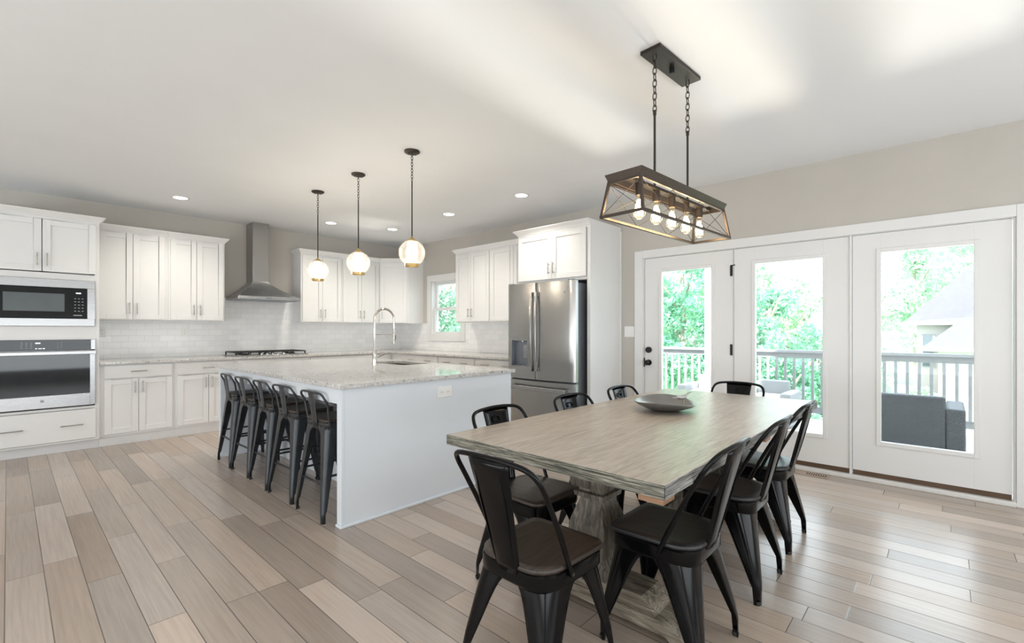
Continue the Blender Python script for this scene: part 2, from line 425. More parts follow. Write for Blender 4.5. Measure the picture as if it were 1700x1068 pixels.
mb.box(XL, .15, YS-.15, YS, 0, H)
struct('wall_front', mb, 'wall')
struct('baseboard_right', MB().box(-.014, 0, -4.492, -4.667, 0, .13), 'trim', .003)
struct('baseboard_far', MB().box(-.014, 0, -7.78, YS, 0, .13), 'trim', .003)
# tiled splashback
struct('wall_tile_back', MB().box(-4.17, -.009, -.008, 0, .916, 1.372).box(-2.913, -1.935, -.008, 0, 1.372, 1.70), 'tile')
struct('wall_tile_right', MB().box(-.008, 0, 0, -.762, .916, 1.372).box(-.008, 0, -1.742, -3.44, .916, 1.372).box(-.008, 0, -.762, -1.742, .916, 1.072), 'tile')

# small double-hung window
wn = thing('window_1', None, None, (0, 0, 0), RB, kind='structure')
u0, u1 = -WY0, -WY1
mb = MB().box(u0-.1, u0, -.018, 0, WZ0-.1, WZ1+.1).box(u1, u1+.1, -.018, 0, WZ0-.1, WZ1+.1).box(u0, u1, -.018, 0, WZ1, WZ1+.1).box(u0, u1, -.018, 0, WZ0-.1, WZ0)
mb.build('casing', 'trim', wn, .003)
mb = MB().box(u0, u0+.012, 0, .14, WZ0, WZ1).box(u1-.012, u1, 0, .14, WZ0, WZ1).box(u0, u1, 0, .14, WZ1-.012, WZ1).box(u0, u1, 0, .14, WZ0, WZ0+.012)
mb.build('jamb', 'trim', wn)
def sash(z0, z1, y, nm):
    a, b = u0+.012, u1-.012; t = .045
    f = MB().box(a, a+t, y, y+.03, z0, z1).box(b-t, b, y, y+.03, z0, z1).box(a+t, b-t, y, y+.03, z0, z0+t).box(a+t, b-t, y, y+.03, z1-t, z1).build('sash', 'trim', wn, .003)
    B(a+t, b-t, y+.013, y+.017, z0+t, z1-t).build('pane', 'glass', f)
sash(WZ0+.012, 1.63, .045, 'lower'); sash(1.59, WZ1-.012, .085, 'upper')
B(u0+.36, u0+.42, .03, .05, 1.632, 1.642).build('latch', 'plastic', wn)

# glass doors
tr = MB().box(4.67, 4.772, -.02, 0, 0, 2.147).box(7.658, 7.762, -.02, 0, 0, 2.147).box(4.772, 7.658, -.02, 0, 2.062, 2.147)
o = struct('trim_1', tr, 'trim', .003); o.rotation_euler = (0, 0, RB)
tr = MB().box(4.77, 4.782, 0, .15, .03, 2.068).box(7.645, 7.66, 0, .15, .03, 2.068).box(4.77, 7.66, 0, .15, 2.058, 2.068)
tr.box(6.683, 6.701, -.006, .12, .02, 2.058).box(5.7365, 5.741, 0, .1, .03, 2.058)
o = struct('trim_2', tr, 'trim', .0015); o.rotation_euler = (0, 0, RB)
o = struct('trim_3', B(4.772, 7.658, -.035, .15, .0, .034), 'sill', .004); o.rotation_euler = (0, 0, RB)
def glass_door(n, a, b, ga, gb):
    t = thing('door_%d' % n, None, None, (0, 0, 0), RB, kind='structure')
    z0, z1, gz0, gz1 = .076, 2.054, .336, 1.897
    y0, y1 = .006, .05
    MB().box(a, ga, y0, y1, z0, z1).box(gb, b, y0, y1, z0, z1).box(ga, gb, y0, y1, z0, gz0).box(ga, gb, y0, y1, gz1, z1).build('slab', 'trim', t, .001)
    w_ = .032
    MB().box(ga-w_, ga+.002, y0-.01, y0+.004, gz0-w_, gz1+w_).box(gb-.002, gb+w_, y0-.01, y0+.004, gz0-w_, gz1+w_).box(ga, gb, y0-.01, y0+.004, gz0-w_, gz0+.002).box(ga, gb, y0-.01, y0+.004, gz1-.002, gz1+w_).build('lite_frame', 'trim', t, .004)
    B(ga+.0015, gb-.0015, .024, .030, gz0+.0015, gz1-.0015).build('pane', 'glass', t)
    B(a+.002, b-.002, .012, .046, .036, z0-.001).build('weather_strip', 'brown', t)
    return t
d1 = glass_door(1, 4.787, 5.733, 4.986, 5.522)
d2 = glass_door(2, 5.744, 6.681, 5.938, 6.490)
d3 = glass_door(3, 6.704, 7.640, 6.895, 7.444)
k = MB().lathe([(.0, -.075), (.02, -.074), (.029, -.062), (.029, -.05), (.012, -.035), (.012, -.006), (.033, -.006), (.033, .007)], (4.836, 0, .895), 24, 'y').build('knob', 'black', d1)
MB().lathe([(.0, -.026), (.03, -.024), (.034, -.012), (.034, .007)], (4.836, 0, 1.036), 24, 'y').build('deadbolt', 'black', d1)
B(4.778, 4.789, -.004, .005, .845, .945).build('strike_plate', 'black', d1)
for z0, z1 in ((1.79, 1.90), (1.005, 1.117), (.2, .31)):
    MB().tube([(5.718, -.002, z0), (5.718, -.002, z1)], .0065, 10).box(5.706, 5.73, .002, .0065, z0+.004, z1-.004).build('hinge', 'black', d1)
MB().tube([(5.715, -.006, 1.893), (5.748, -.012, 1.897), (5.758, -.012, 1.897)], .005, 8).build('flip_lock', 'black', d1)

# floor vent, switch, sockets
v = thing('floor_vent', 'wood-look slotted floor vent in front of the middle glass door', 'vent', (-.125, -6.40, 0))
B(-.06, .06, -.155, .155, .0005, .005).build('cover', 'vent', v, .002)
mb = MB()
for i in range(9): mb.box(-.036, .036, -.135+i*.017, -.128+i*.017, .0051, .0056)
mb.build('slots', 'ventd', v)
def plate(name, label, cat, loc, rz, w_, h_, kind, group=None):
    t = thing(name, label, cat, loc, rz, group)
    B(-w_/2, w_/2, -.006, 0, -h_/2, h_/2).build('cover_plate', 'plastic', t, .003)
    if kind == 'switch':
        for s in (-1, 1): B(s*.023-.016, s*.023+.016, -.009, -.006, -.033, .033).build('rocker', 'plastic', t, .002)
    elif kind == 'wide':
        for s in (-1, 1):
            r = B(s*.027-.017, s*.027+.017, -.0085, -.006, -.0145, .0145).build('socket', 'plastic', t, .004)
            MB().box(s*.027-.009, s*.027-.006, -.0092, -.0084, -.006, .006).box(s*.027+.006, s*.027+.009, -.0092, -.0084, -.006, .006).build('slot', 'plasticd', r)
    else:
        for s in (-1, 1):
            r = B(-.0145, .0145, -.0085, -.006, s*.02-.014, s*.02+.014).build('socket', 'plastic', t, .004)
            MB().box(-.006, -.004, -.0092, -.0084, s*.02-.006, s*.02+.006).box(.004, .006, -.0092, -.0084, s*.02-.006, s*.02+.006).build('slot', 'plasticd', r)
    return t
plate('light_switch', 'white double light switch between fridge cabinet and glass doors', 'light switch', (0, -4.597, 1.238), RB, .128, .122, 'switch')
plate('wall_socket', 'white socket plate low on the grey end of the island', 'socket', (-2.59, -4.4705, .787), 0, .14, .083, 'wide')
for x_, lb in ((-4.09, 'socket on the white tile right beside the oven cabinet'), (-3.285, 'socket on the white tile under the right-hand pair of doors left of the hood'), (-1.78, 'socket on the white tile right of the hood')):
    plate('wall_socket', lb, 'socket', (x_, -.008, 1.235), 0, .072, .118, 'tall')

# ------------------------------------------------------------------ cabinets
def bar_handle(parent, x, y, z, L, vert=True):
    """bar pull standing off a front whose surface is at local y"""
    r = .005; d = .03
    if vert:
        mb = MB().tube([(x, y-d, z-L/2), (x, y-d, z+L/2)], r, 10)
        for s in (-1, 1): mb.tube([(x, y-d, z+s*L*.36), (x, y+.001, z+s*L*.36)], .004, 8)
    else:
        mb = MB().tube([(x-L/2, y-d, z), (x+L/2, y-d, z)], r, 10)
        for s in (-1, 1): mb.tube([(x+s*L*.36, y-d, z), (x+s*L*.36, y+.001, z)], .004, 8)
    return mb.build('handle', 'handle', parent)
def shaker(parent, x0, x1, z0, z1, y, hinge=None, hz=None, slab=False, pulls=None, HL=.13, fr=.058):
    """front panel on face y (outer surface at y-.02); hinge 'l'/'r' puts the handle on the other side"""
    f = y-.02
    mb = MB()
    if slab: mb.box(x0, x1, f, y, z0, z1)
    else:
        mb.box(x0, x0+fr, f, y, z0, z1).box(x1-fr, x1, f, y, z0, z1).box(x0+fr, x1-fr, f, y, z0, z0+fr).box(x0+fr, x1-fr, f, y, z1-fr, z1)
        mb.box(x0+fr-.001, x1-fr+.001, f+.011, y, z0+fr-.001, z1-fr+.001)
    o = mb.build('drawer' if slab else 'door', 'cab', parent, .0022)
    if hinge: bar_handle(o, (x1-.032) if hinge == 'l' else (x0+.032), f, hz, HL)
    if pulls:
        for p, L in pulls: bar_handle(o, p, f, (z0+z1)/2, L, False)
    return o
def crown(mbp, x0, x1, y, z0, z1, out=.05, left=True, right=True, parent=None):
    """crown moulding on top of a cabinet; face at local y (room side is -y)"""
    prof = [(0, 0), (.008, 0), (.012, .012), (.03, .03), (out, .05), (out, z1-z0), (0, z1-z0)]
    R = []
    for d, h in prof:
        xa = x0-(d if left else 0); xb = x1+(d if right else 0)
        R.append([(xa, 0.0-.001, z0+h), (xa, y-d, z0+h), (xb, y-d, z0+h), (xb, 0.0-.001, z0+h)])
    return MB().rings(R, True).build('crown', 'cab', parent, .0015)

# tall oven cabinet
XT0, XT1 = -5.03, -4.173; xc = -4.6
t = thing('oven_cabinet', 'tall white cabinet housing the microwave and the wall oven', 'cabinet', (xc, 0, 0))
L0, L1 = XT0-xc, XT1-xc; F_ = -.61
mb = MB().box(L0, L1, -.02, 0, .1, 2.40).box(L0, L0+.02, F_, -.02, .1, 2.40).box(L1-.02, L1, F_, -.02, .1, 2.40)
mb.box(L0, L1, F_, -.02, 2.38, 2.40).box(L0+.02, L1-.02, F_, -.02, 1.79, 1.81).box(L0+.02, L1-.02, F_, -.02, 1.21, 1.23).box(L0+.02, L1-.02, F_, -.02, .44, .455).box(L0+.02, L1-.02, F_, -.02, .1, .12)
mb.build('carcass', 'cab', t)
mb = MB().box(L0, L0+.035, F_-.02, F_, .1, 2.40).box(L1-.035, L1, F_-.02, F_, .1, 2.40)
mb.box(L0+.035, L1-.035, F_-.02, F_, 1.772, 1.835).box(L0+.035, L1-.035, F_-.02, F_, 1.157, 1.297).box(L0+.035, L1-.035, F_-.02, F_, .435, .46).box(L0+.035, L1-.035, F_-.02, F_, .1, .118).box(L0+.035, L1-.035, F_-.02, F_, 2.37, 2.40)
mb.build('face_frame', 'cab', t, .001)
shaker(t, L0+.03, -.003, 1.845, 2.365, F_-.02, 'l', 1.96); shaker(t, .003, L1-.028, 1.845, 2.365, F_-.02, 'r', 1.96)
shaker(t, L0+.03, L1-.028, .123, .432, F_-.02, slab=True, pulls=[(-.214, .17), (.214, .17)])
B(L0, L1, -.571, -.55, 0, .1).build('toe_board', 'toe', t)
crown(None, L0, L1, F_-.02, 2.395, 2.452, parent=t)

# microwave
mx0, mx1 = -.392, .392
t = thing('microwave', 'built-in stainless microwave with black door above the oven', 'microwave', (xc, 0, 0))
B(mx0+.03, mx1-.03, -.605, -.12, 1.32, 1.75).build('body', 'steel_d', t)
fy = -.648
MB().box(mx0, mx1, fy, -.628, 1.69, 1.772).box(mx0, mx1, fy, -.628, 1.297, 1.372).box(mx0, mx0+.075, fy, -.628, 1.372, 1.69).box(mx1-.062, mx1, fy, -.628, 1.372, 1.69).build('trim_frame', 'steel_h', t, .003)
dr = B(mx0+.077, mx1-.064, fy-.006, -.632, 1.374, 1.688).build('door', 'blackglass', t, .003)
B(mx0+.13, .16, fy-.0075, fy-.0055, 1.445, 1.625).build('window', 'microwin', dr)
cp = B(.205, .325, fy-.0072, fy-.0055, 1.38, 1.682).build('control_panel', 'blackglass', t)
B(.245, .282, fy-.0085, fy-.007, 1.632, 1.642).build('display', 'display', cp)
mb = MB()
for r in range(5):
    for c in range(3): mb.box(.232+c*.028, .246+c*.028, fy-.0082, fy-.007, 1.45+r*.032, 1.454+r*.032)
mb.box(.225, .29, fy-.0082, fy-.007, 1.405, 1.411)
mb.build('key_print', 'mark', cp)

# wall oven
t = thing('wall_oven', 'stainless single wall oven with dark glass door and bar handle', 'oven', (xc, 0, 0))
B(mx0+.03, mx1-.03, -.605, -.08, .47, 1.14).build('body', 'steel_d', t)
B(mx0, mx1, -.629, -.612, .44, .474).build('base_vent', 'black', t)
cp = B(mx0, mx1, -.652, -.629, 1.055, 1.157).build('control_panel', 'blackglass', t, .002)
B(mx1-.032, mx1, -.6535, -.6522, 1.056, 1.156).build('end_cap', 'steel_h', cp)
mb = MB()
for r in range(4):
    for c in range(3): mb.box(-.148+c*.033, -.133+c*.033, -.6535, -.652, 1.077+r*.017, 1.0795+r*.017)
for r in range(4):
    for c in range(2): mb.box(.108+c*.028, .113+c*.028, -.6535, -.652, 1.077+r*.017, 1.08+r*.017)
mb.build('key_print', 'mark', cp)
MB().box(-.046, -.012, -.6535, -.652, 1.121, 1.131).box(-.046, -.036, -.6535, -.652, 1.068, 1.075).box(-.026, -.002, -.6535, -.652, 1.0695, 1.0735).box(.006, .018, -.6535, -.652, 1.068, 1.075).build('display', 'display', cp)
dz0, dz1 = .476, 1.045
dr = MB().box(mx0, mx0+.03, -.66, -.629, dz0, dz1).box(mx1-.04, mx1, -.66, -.629, dz0, dz1).box(mx0+.03, mx1-.04, -.66, -.629, dz0, .600).box(mx0+.03, mx1-.04, -.66, -.629, 1.02, dz1).build('door', 'steel_h', t, .002)
B(mx0+.03, mx1-.04, -.658, -.64, .60, 1.02).build('window', 'ovenwin', dr)
mb = MB().box(mx0-.002, mx1+.006, -.712, -.690, 1.008, 1.042)
for s in (mx0+.03, mx1-.03): mb.box(s-.012, s+.012, -.695, -.655, 1.012, 1.038)
mb.build('handle', 'steel_h', dr, .004)
def badge(parent, x, y, z, r=.014):
    a = MB().lathe([(r, y-.0015), (r, y)], (x, 0, z), 24, 'y').build('badge', 'steel_d', parent)
    ring = MB().tube([(x+.72*r*math.cos(i*PI/10), y-.0018, z+.72*r*math.sin(i*PI/10)) for i in range(20)], r*.09, 6, True)
    ring.tube([(x-.25*r, y-.0018, z-.3*r), (x-.35*r, y-.0018, z+.1*r), (x-.05*r, y-.0018, z+.3*r), (x+.1*r, y-.0018, z), (x+.3*r, y-.0018, z+.3*r), (x+.2*r, y-.0018, z-.3*r)], r*.07, 6)
    ring.build('monogram', 'mark', a)
badge(dr, 0.0, -.66, .548)

# generic wall and base cabinets
def wall_cab(label, loc, rz, hw, split, z0=1.372, z1=2.40, gapl=.0, gapr=.0, dl=None, dr_=None, cl=False, cr=False, group=None, single=False, out=.045):
    t = thing('wall_cabinet', label, 'cabinet', loc, rz, group)
    D = -.308
    B(-hw, hw, D, -.001, z0, z1).build('carcass', 'cab', t, .0015)
    a = -hw+gapl+.018; b = hw-gapr-.018
    if single: shaker(t, a, b, z0+.012, z1-.03, D, single, z0+.135)
    else:
        shaker(t, a, split-.002, z0+.012, z1-.03, D, 'l', z0+.135); shaker(t, split+.002, b, z0+.012, z1-.03, D, 'r', z0+.135)
    crown(None, -hw, hw, D, z1-.008, 2.452, out, cl, cr, parent=t)
    return t
def pos(a, b): return (a+b)/2, (b-a)/2
c_, hw = pos(-4.172, -3.514)
wall_cab('white two-door wall cabinet directly right of the tall oven cabinet', (c_, 0, 0), 0, hw, -3.851-c_, gapl=.01, gapr=.02)
c_, hw = pos(-3.513, -2.914)
wall_cab('white two-door wall cabinet just left of the range hood', (c_, 0, 0), 0, hw, -3.226-c_, cr=True)
c_, hw = pos(-1.935, -1.308)
wall_cab('white two-door wall cabinet just right of the range hood', (c_, 0, 0), 0, hw, -1.62-c_, cl=True)
c_, hw = pos(-1.307, -.652)
wall_cab('white two-door wall cabinet touching the corner cabinet', (c_, 0, 0), 0, hw, -.98-c_, gapr=.0)
# diagonal corner cabinet
t = thing('corner_cabinet', 'white corner wall cabinet with one angled door', 'cabinet', (0, 0, 0))
poly = [(-.65, -.001), (-.65, -.308), (-.308, -.64), (-.001, -.64), (-.001, -.001)]
MB().prism(poly, 'z', 1.372, 2.40).build('carcass', 'cab', t, .0015)
prof = [(0, 0), (.008, 0), (.012, .012), (.03, .03), (.045, .05), (.045, .06), (0, .06)]
R = []
for d, h in prof:
    R.append([(-.65, -.001, 2.392+h), (-.65, -.308-d, 2.392+h), (-.308-.42*d, -.64-d, 2.392+h), (-.001, -.64-d, 2.392+h), (-.001, -.001, 2.392+h)])
MB().rings(R).build('crown', 'cab', t, .0015)
dg = bpy.data.objects.new('door', None)
aa = math.atan2(-.64+.308, -.308+.65)
dlen = math.hypot(.342, .332)
mb = MB(); x0, x1, z0, z1, fr, f = .025, dlen-.02, 1.384, 2.37, .058, -.02
mb.box(x0, x0+fr, f, 0, z0, z1).box(x1-fr, x1, f, 0, z0, z1).box(x0+fr, x1-fr, f, 0, z0, z0+fr).box(x0+fr, x1-fr, f, 0, z1-fr, z1).box(x0+fr-.001, x1-fr+.001, f+.011, 0, z0+fr-.001, z1-fr+.001)
dd = mb.build('door', 'cab', t, .0022); dd.location = (-.65, -.308, 0); dd.rotation_euler = (0, 0, aa)
bar_handle(dd, x0+.032, f, 1.507, .13)

# wall cabinets on the window wall (local x = -world y)
def on_right(a, b): return (a+b)/2, (b-a)/2
c_, hw = on_right(1.871, 2.619)
wall_cab('white two-door wall cabinet beside the small kitchen window', (0, -c_, 0), RB, hw, 2.223-c_, cl=True)
c_, hw = on_right(2.620, 3.441)
wall_cab('white wall cabinet between the window-side cabinet and the fridge', (0, -c_, 0), RB, hw, 3.07-c_, gapl=.0, gapr=.02)

# fridge surround
t = thing('fridge_cabinet', 'white two-door cabinet and tall side panels framing the refrigerator', 'cabinet', (0, -3.965, 0), RB)
a, b = 3.443-3.965, 4.487-3.965; F2 = -.62
MB().box(a, b, F2, -.001, 1.805, 2.40).box(a, a+.018, F2, -.001, .0, 1.805).box(b-.03, b, F2, -.001, .0, 1.805).build('carcass', 'cab', t, .0015)
MB().box(a, a+.02, F2-.018, F2, 0, 2.4).box(b-.042, b, F2-.018, F2, 0, 2.4).box(a+.02, b-.042, F2-.018, F2, 2.37, 2.4).box(a+.02, b-.042, F2-.018, F2, 1.805, 1.835).build('face_frame', 'cab', t, .001)
sp = 3.977-3.965
shaker(t, a+.018, sp-.002, 1.84, 2.365, F2-.018, 'l', 1.96); shaker(t, sp+.002, b-.05, 1.84, 2.365, F2-.018, 'r', 1.96)
crown(None, a, b, F2-.018, 2.392, 2.452, .05, True, False, parent=t)
B(b, b+.008, -.022, -.001, 0, 2.40).build('scribe_strip', 'cab', t)

# base cabinets
def base_cab(label, loc, rz, hw, split=None, drawers=False, open_top=False, group=None, left_gap=.02, right_gap=.02):
    t = thing('base_cabinet', label, 'cabinet', loc, rz, group)
    D = -.59
    B(-hw, hw, D, -.001, .1, .884).build('carcass', 'cab', t, .0015)
    B(-hw, hw, -.571, -.55, 0, .1).build('toe_board', 'toe', t)
    a, b = -hw+left_gap, hw-right_gap
    if drawers:
        for z0, z1 in ((.732, .868), (.435, .722), (.128, .425)):
            shaker(t, a, b, z0, z1, D, slab=True, pulls=[(a+(b-a)*.25, .14), (a+(b-a)*.75, .14)])
    else:
        c = split if split is not None else 0
        shaker(t, a, b, .732, .868, D, slab=True, pulls=[(c, .14)])
        shaker(t, a, c-.002, .128, .718, D, 'l', .625); shaker(t, c+.002, b, .128, .718, D, 'r', .625)
    return t
c_, hw = pos(-4.172, -3.505)
base_cab('white base cabinet with one drawer beside the tall oven cabinet', (c_, 0, 0), 0, hw, -3.841-c_, left_gap=.04, right_gap=.028)
c_, hw = pos(-3.504, -2.87)
base_cab('white base cabinet left of the cooktop, partly behind the island end', (c_, 0, 0), 0, hw, -3.168-c_)
c_, hw = pos(-2.869, -1.94)
base_cab('white base cabinet under the gas cooktop', (c_, 0, 0), 0, hw, 0)
c_, hw = pos(-1.939, -.001)
base_cab('white base cabinet right of the cooktop, running to the corner', (c_, 0, 0), 0, hw, -1.29-c_, right_gap=.64)
for (a, b, lb) in ((.591, 1.83, 'white drawer base cabinet at the corner under the small window'), (1.831, 2.625, 'white drawer base cabinet in the middle of the window wall'), (2.626, 3.44, 'white drawer base cabinet next to the refrigerator')):
    c_, hw = on_right(a, b)
    base_cab(lb, (0, -c_, 0), RB, hw, drawers=True, left_gap=.385 if a < 1 else .02)
# worktop, L-shaped
poly = [(-4.172, -.001), (-4.172, -.645), (-.645, -.645), (-.645, -3.44), (-.001, -3.44), (-.001, -.001)]
o = MB().prism(poly, 'z', .884, .915).build('kitchen_worktop', 'granite', None, .004)
tag(o, 'speckled white granite worktop running round the corner along both walls', 'worktop')

# ------------------------------------------------------------------ hood and cooktop
t = thing('range_hood', 'stainless chimney range hood over the cooktop', 'range hood', (-2.42, 0, 0))
hx0, hx1 = -.395, .395
B(hx0, hx1, -.5, -.009, 1.668, 1.712).build('rim', 'steel_h', t, .002)
R = []
for i in range(13):
    f = i/12; z = 1.712 + (1.93-1.712)*f
    q = 1-math.pow(1-(1-f), 1.0); q = (1-f)**1.35
    xa = -.145 + (hx0+.012+.145)*q; xb = .058+(hx1-.012-.058)*q; yf = -.27+(-.488+.27)*q
    R.append([(xa, -.009, z), (xa, yf, z), (xb, yf, z), (xb, -.009, z)])
MB().rings(R).build('canopy', 'steel_h', t)
B(-.145, .058, -.27, -.009, 1.93, 2.742).build('chimney', 'steel', t, .002)
mb = MB()
for i in range(5): mb.lathe([(.005, -.503), (.005, -.499)], (-.05+i*.018, 0, 1.69), 12, 'y')
mb.build('buttons', 'black', t)
MB().box(hx0+.03, -.005, -.47, -.04, 1.664, 1.669).box(.005, hx1-.03, -.47, -.04, 1.664, 1.669).build('filter', 'steel_d', t)

t = thing('gas_cooktop', 'stainless gas cooktop with black cast iron grates', 'cooktop', (-2.41, -.33, .915))
B(-.46, .46, -.26, .24, 0, .012).build('tray', 'steel_h', t, .004)
for gx in (-.3, 0, .3):
    mb = MB()
    for s in (-1, 1): mb.box(gx-.145, gx+.145, s*.21-.006, s*.21+.006, .042, .056); mb.box(gx+s*.139-.006, gx+s*.139+.006, -.21, .21, .042, .056)
    mb.box(gx-.005, gx+.005, -.21, .21, .042, .056).box(gx-.14, gx+.14, -.106, -.094, .042, .056).box(gx-.14, gx+.14, .094, .106, .042, .056)
    for s in (-1, 1):
        for q in (-1, 1): mb.box(gx+s*.139-.008, gx+s*.139+.008, q*.205-.008, q*.205+.008, .011, .045)
    mb.build('grate', 'iron', t, .002)
for gx, gy in ((-.3, .1), (-.3, -.1), (0, .0), (.3, .1), (.3, -.1)):
    MB().lathe([(.045, .012), (.045, .022), (.03, .026), (.03, .034), (0, .035)], (gx, gy, 0), 20).build('burner', 'iron', t)
for i in range(5):
    MB().lathe([(.021, .012), (.019, .035), (0, .036)], (-.14+i*.07, -.235, 0), 16).build('knob', 'steel_h', t)

# ------------------------------------------------------------------ refrigerator
fu0, fu1 = 3.45, 4.425; fc = (fu0+fu1)/2
t = thing('refrigerator', 'stainless french-door refrigerator with water dispenser', 'refrigerator', (0, -fc, 0), RB)
A0, A1 = fu0-fc, fu1-fc; sp = 3.895-fc
B(A0+.012, A1-.03, -.765, -.05, .02, 1.765).build('body', 'steel_d', t, .004)
B(A0+.03, A1-.05, -.75, -.06, .0, .02).build('plinth', 'black', t)
def fdoor(name, x0, x1, z0, z1, hole=None, sign=1):
    """gently bowed door front"""
    n = 14; mb = MB()
    xs = [x0+(x1-x0)*i/n for i in range(n+1)]
    def fy(x):
        q = (x-(A0+A1)/2)/((A1-A0)/2); e = min((x-x0), (x1-x))
        r = .012*(1-min(e/.014, 1))**2
        return -.862+.03*q*q+r
    if hole is None:
        poly = [(x, fy(x)) for x in xs] + [(x1, -.775), (x0, -.775)]
        mb.prism(poly, 'z', z0, z1)
    else:
        hx0_, hx1_, hz0, hz1 = hole
        xs = sorted(set([round(x, 5) for x in xs] + [hx0_, hx1_]))
        poly = [(x, fy(x)) for x in xs] + [(x1, -.775), (x0, -.775)]
        mb.prism(poly, 'z', z0, hz0); mb.prism(poly, 'z', hz1, z1)
        pl = [(x, fy(x)) for x in xs if x <= hx0_] + [(hx0_, -.775), (x0, -.775)]; mb.prism(pl, 'z', hz0, hz1)
        pr_ = [(x, fy(x)) for x in xs if x >= hx1_] + [(x1, -.775), (hx1_, -.775)]; mb.prism(pr_, 'z', hz0, hz1)
        mb.box(hx0_, hx1_, -.79, -.775, hz0, hz1)
    return mb.build(name, 'steel', t, angle=20), fy
dl, fy = fdoor('door', A0, sp-.003, .705, 1.785, (3.545-fc, 3.775-fc, .845, 1.135))
drr, fy = fdoor('door', sp+.003, A1, .705, 1.785)
fz, fy = fdoor('freezer_drawer', A0, A1, .06, .685)
hx0_, hx1_ = 3.535-fc, 3.785-fc
B(hx0_, hx1_, fy(hx0_)-.008, fy(hx0_)+.02, 1.137, 1.225).build('dispenser_panel', 'steel_h', dl, .003)
MB().box(hx0_+.01, hx1_-.01, -.855, -.80, .838, .85).box(hx0_, hx0_+.012, -.862, -.79, .84, 1.14).box(hx1_-.012, hx1_, -.862, -.79, .84, 1.14).build('dispenser_bezel', 'steel_d', dl, .002)
B(hx0_+.012, hx1_-.012, -.793, -.789, .85, 1.135).build('dispenser_recess', 'steel_d', dl)
B(hx1_-.085, hx1_-.03, -.835, -.80, .93, 1.09).build('dispenser_lever', 'steel_h', dl, .004)
MB().lathe([(.012, 1.12), (.012, 1.137)], ((hx0_+hx1_)/2+.02, -.82, 0), 12).build('spout', 'steel_h', dl)
def fhandle(parent, x, z0, z1):
    pts = []
    n = 14
    mb = MB(); R = []
    for i in range(n+1):
        f = i/n; z = z0+(z1-z0)*f; y = -.888-.028*math.sin(PI*f)
        R.append([(x-.016, y, z), (x+.016, y, z), (x+.016, y+.014, z), (x-.016, y+.014, z)])
    mb.rings(R)
    for z in (z0+.02, z1-.02): mb.box(x-.016, x+.016, -.895, -.855, z-.025, z+.025)
    mb.build('handle', 'steel', parent, .003)
fhandle(dl, sp-.034, .80, 1.675); fhandle(drr, sp+.036, .80, 1.675)
mb = MB().box(A0+.04, A1-.075, -.925, -.908, .585, .63)
for x_ in (A0+.06, A1-.095): mb.box(x_-.014, x_+.014, -.912, -.845, .592, .622)
mb.build('handle', 'steel_h', fz, .004)
badge(drr, A1-.135, fy(A1-.135)+.002, 1.66, .017)
for x_ in (A0+.05, A1-.06): B(x_-.03, x_+.03, -.84, -.74, 1.786, 1.80).build('hinge_cover', 'steel_d', t, .004)

# ------------------------------------------------------------------ island
IX0, IX1, IY0, IY1 = -3.41, -1.855, -4.47, -1.93
icx, icy = (IX0+IX1)/2, (IY0+IY1)/2
t = thing('kitchen_island', 'pale grey kitchen island with stool recess under its long overhang', 'kitchen island', (icx, icy, 0))
a0, a1, b0, b1 = IX0-icx, IX1-icx, IY0-icy, IY1-icy
kx = a0+.42     # back of the knee recess
MB().box(kx, a1, b0+.02, b1-.02, .0, .66).box(kx, kx+.02, b0+.02, b1-.02, .66, .884).box(a1-.02, a1, b0+.02, b1-.02, .66, .884).box(kx+.02, a1-.02, b0+.02, b0+.04, .66, .884).box(kx+.02, a1-.02, b1-.04, b1-.02, .66, .884).build('body', 'island', t)
B(a0, a1, b0, b0+.02, 0, .884).build('end_panel', 'island', t, .001)
B(a0, a1, b1-.02, b1, 0, .884).build('end_panel', 'island', t, .001)
MB().box(a0, a0+.02, b0+.02, b0+.062, 0, .884).box(a0+.02, kx, b0+.045, b0+.062, 0, .884).build('post', 'island', t)
MB().box(a0, a0+.02, b1-.062, b1-.02, 0, .884).box(a0+.02, kx, b1-.062, b1-.045, 0, .884).build('post', 'island', t)
B(a0, a0+.02, b0+.062, b1-.062, .783, .884).build('apron', 'island', t)
MB().box(a0-.012, a1+.012, b0-.012, b0, 0, .018).box(a0-.012, a0, b0, b0+.062, 0, .018).build('shoe_moulding', 'island', t, .004)
MB().box(a0-.012, a0, b1-.062, b1, 0, .018).box(a0-.012, a1+.012, b1, b1+.012, 0, .018).build('shoe_moulding', 'island', t, .004)
B(a0-.003, a0+.016, b0-.003, b0+.0, .018, .884).build('corner_bead', 'island', t, .001)
# granite top with sink cut-out
SX0, SX1, SY0, SY1 = -2.24, -1.90, -3.39, -2.74
cx0, cx1, cy0, cy1 = -3.44, -1.825, -4.50, -1.88
nn = 24
def rrect(x0, x1, y0, y1, r, k=6):
    P = []
    for (cx, cy, a) in ((x1-r, y1-r, 0), (x0+r, y1-r, PI/2), (x0+r, y0+r, PI), (x1-r, y0+r, 3*PI/2)):
        for i in range(k+1): P.append((cx+r*math.cos(a+PI/2*i/k), cy+r*math.sin(a+PI/2*i/k)))
    return P
def top_with_hole(out, inn, z0, z1):
    """match outer rounded rect and inner rounded rect ring by ring (same count)"""
    R = [[(p[0], p[1], z0) for p in inn], [(p[0], p[1], z0) for p in out], [(p[0], p[1], z1) for p in out], [(p[0], p[1], z1) for p in inn], [(p[0], p[1], z0) for p in inn]]
    return MB().rings(R, True, False, False)
out_ = [(x-icx, y-icy) for x, y in rrect(cx0, cx1, cy0, cy1, .012)]
inn_ = [(x-icx, y-icy) for x, y in rrect(SX0, SX1, SY0, SY1, .05)]
it = thing('island_worktop', 'speckled white granite worktop on the island, with a sink cut-out', 'worktop', (icx, icy, 0))
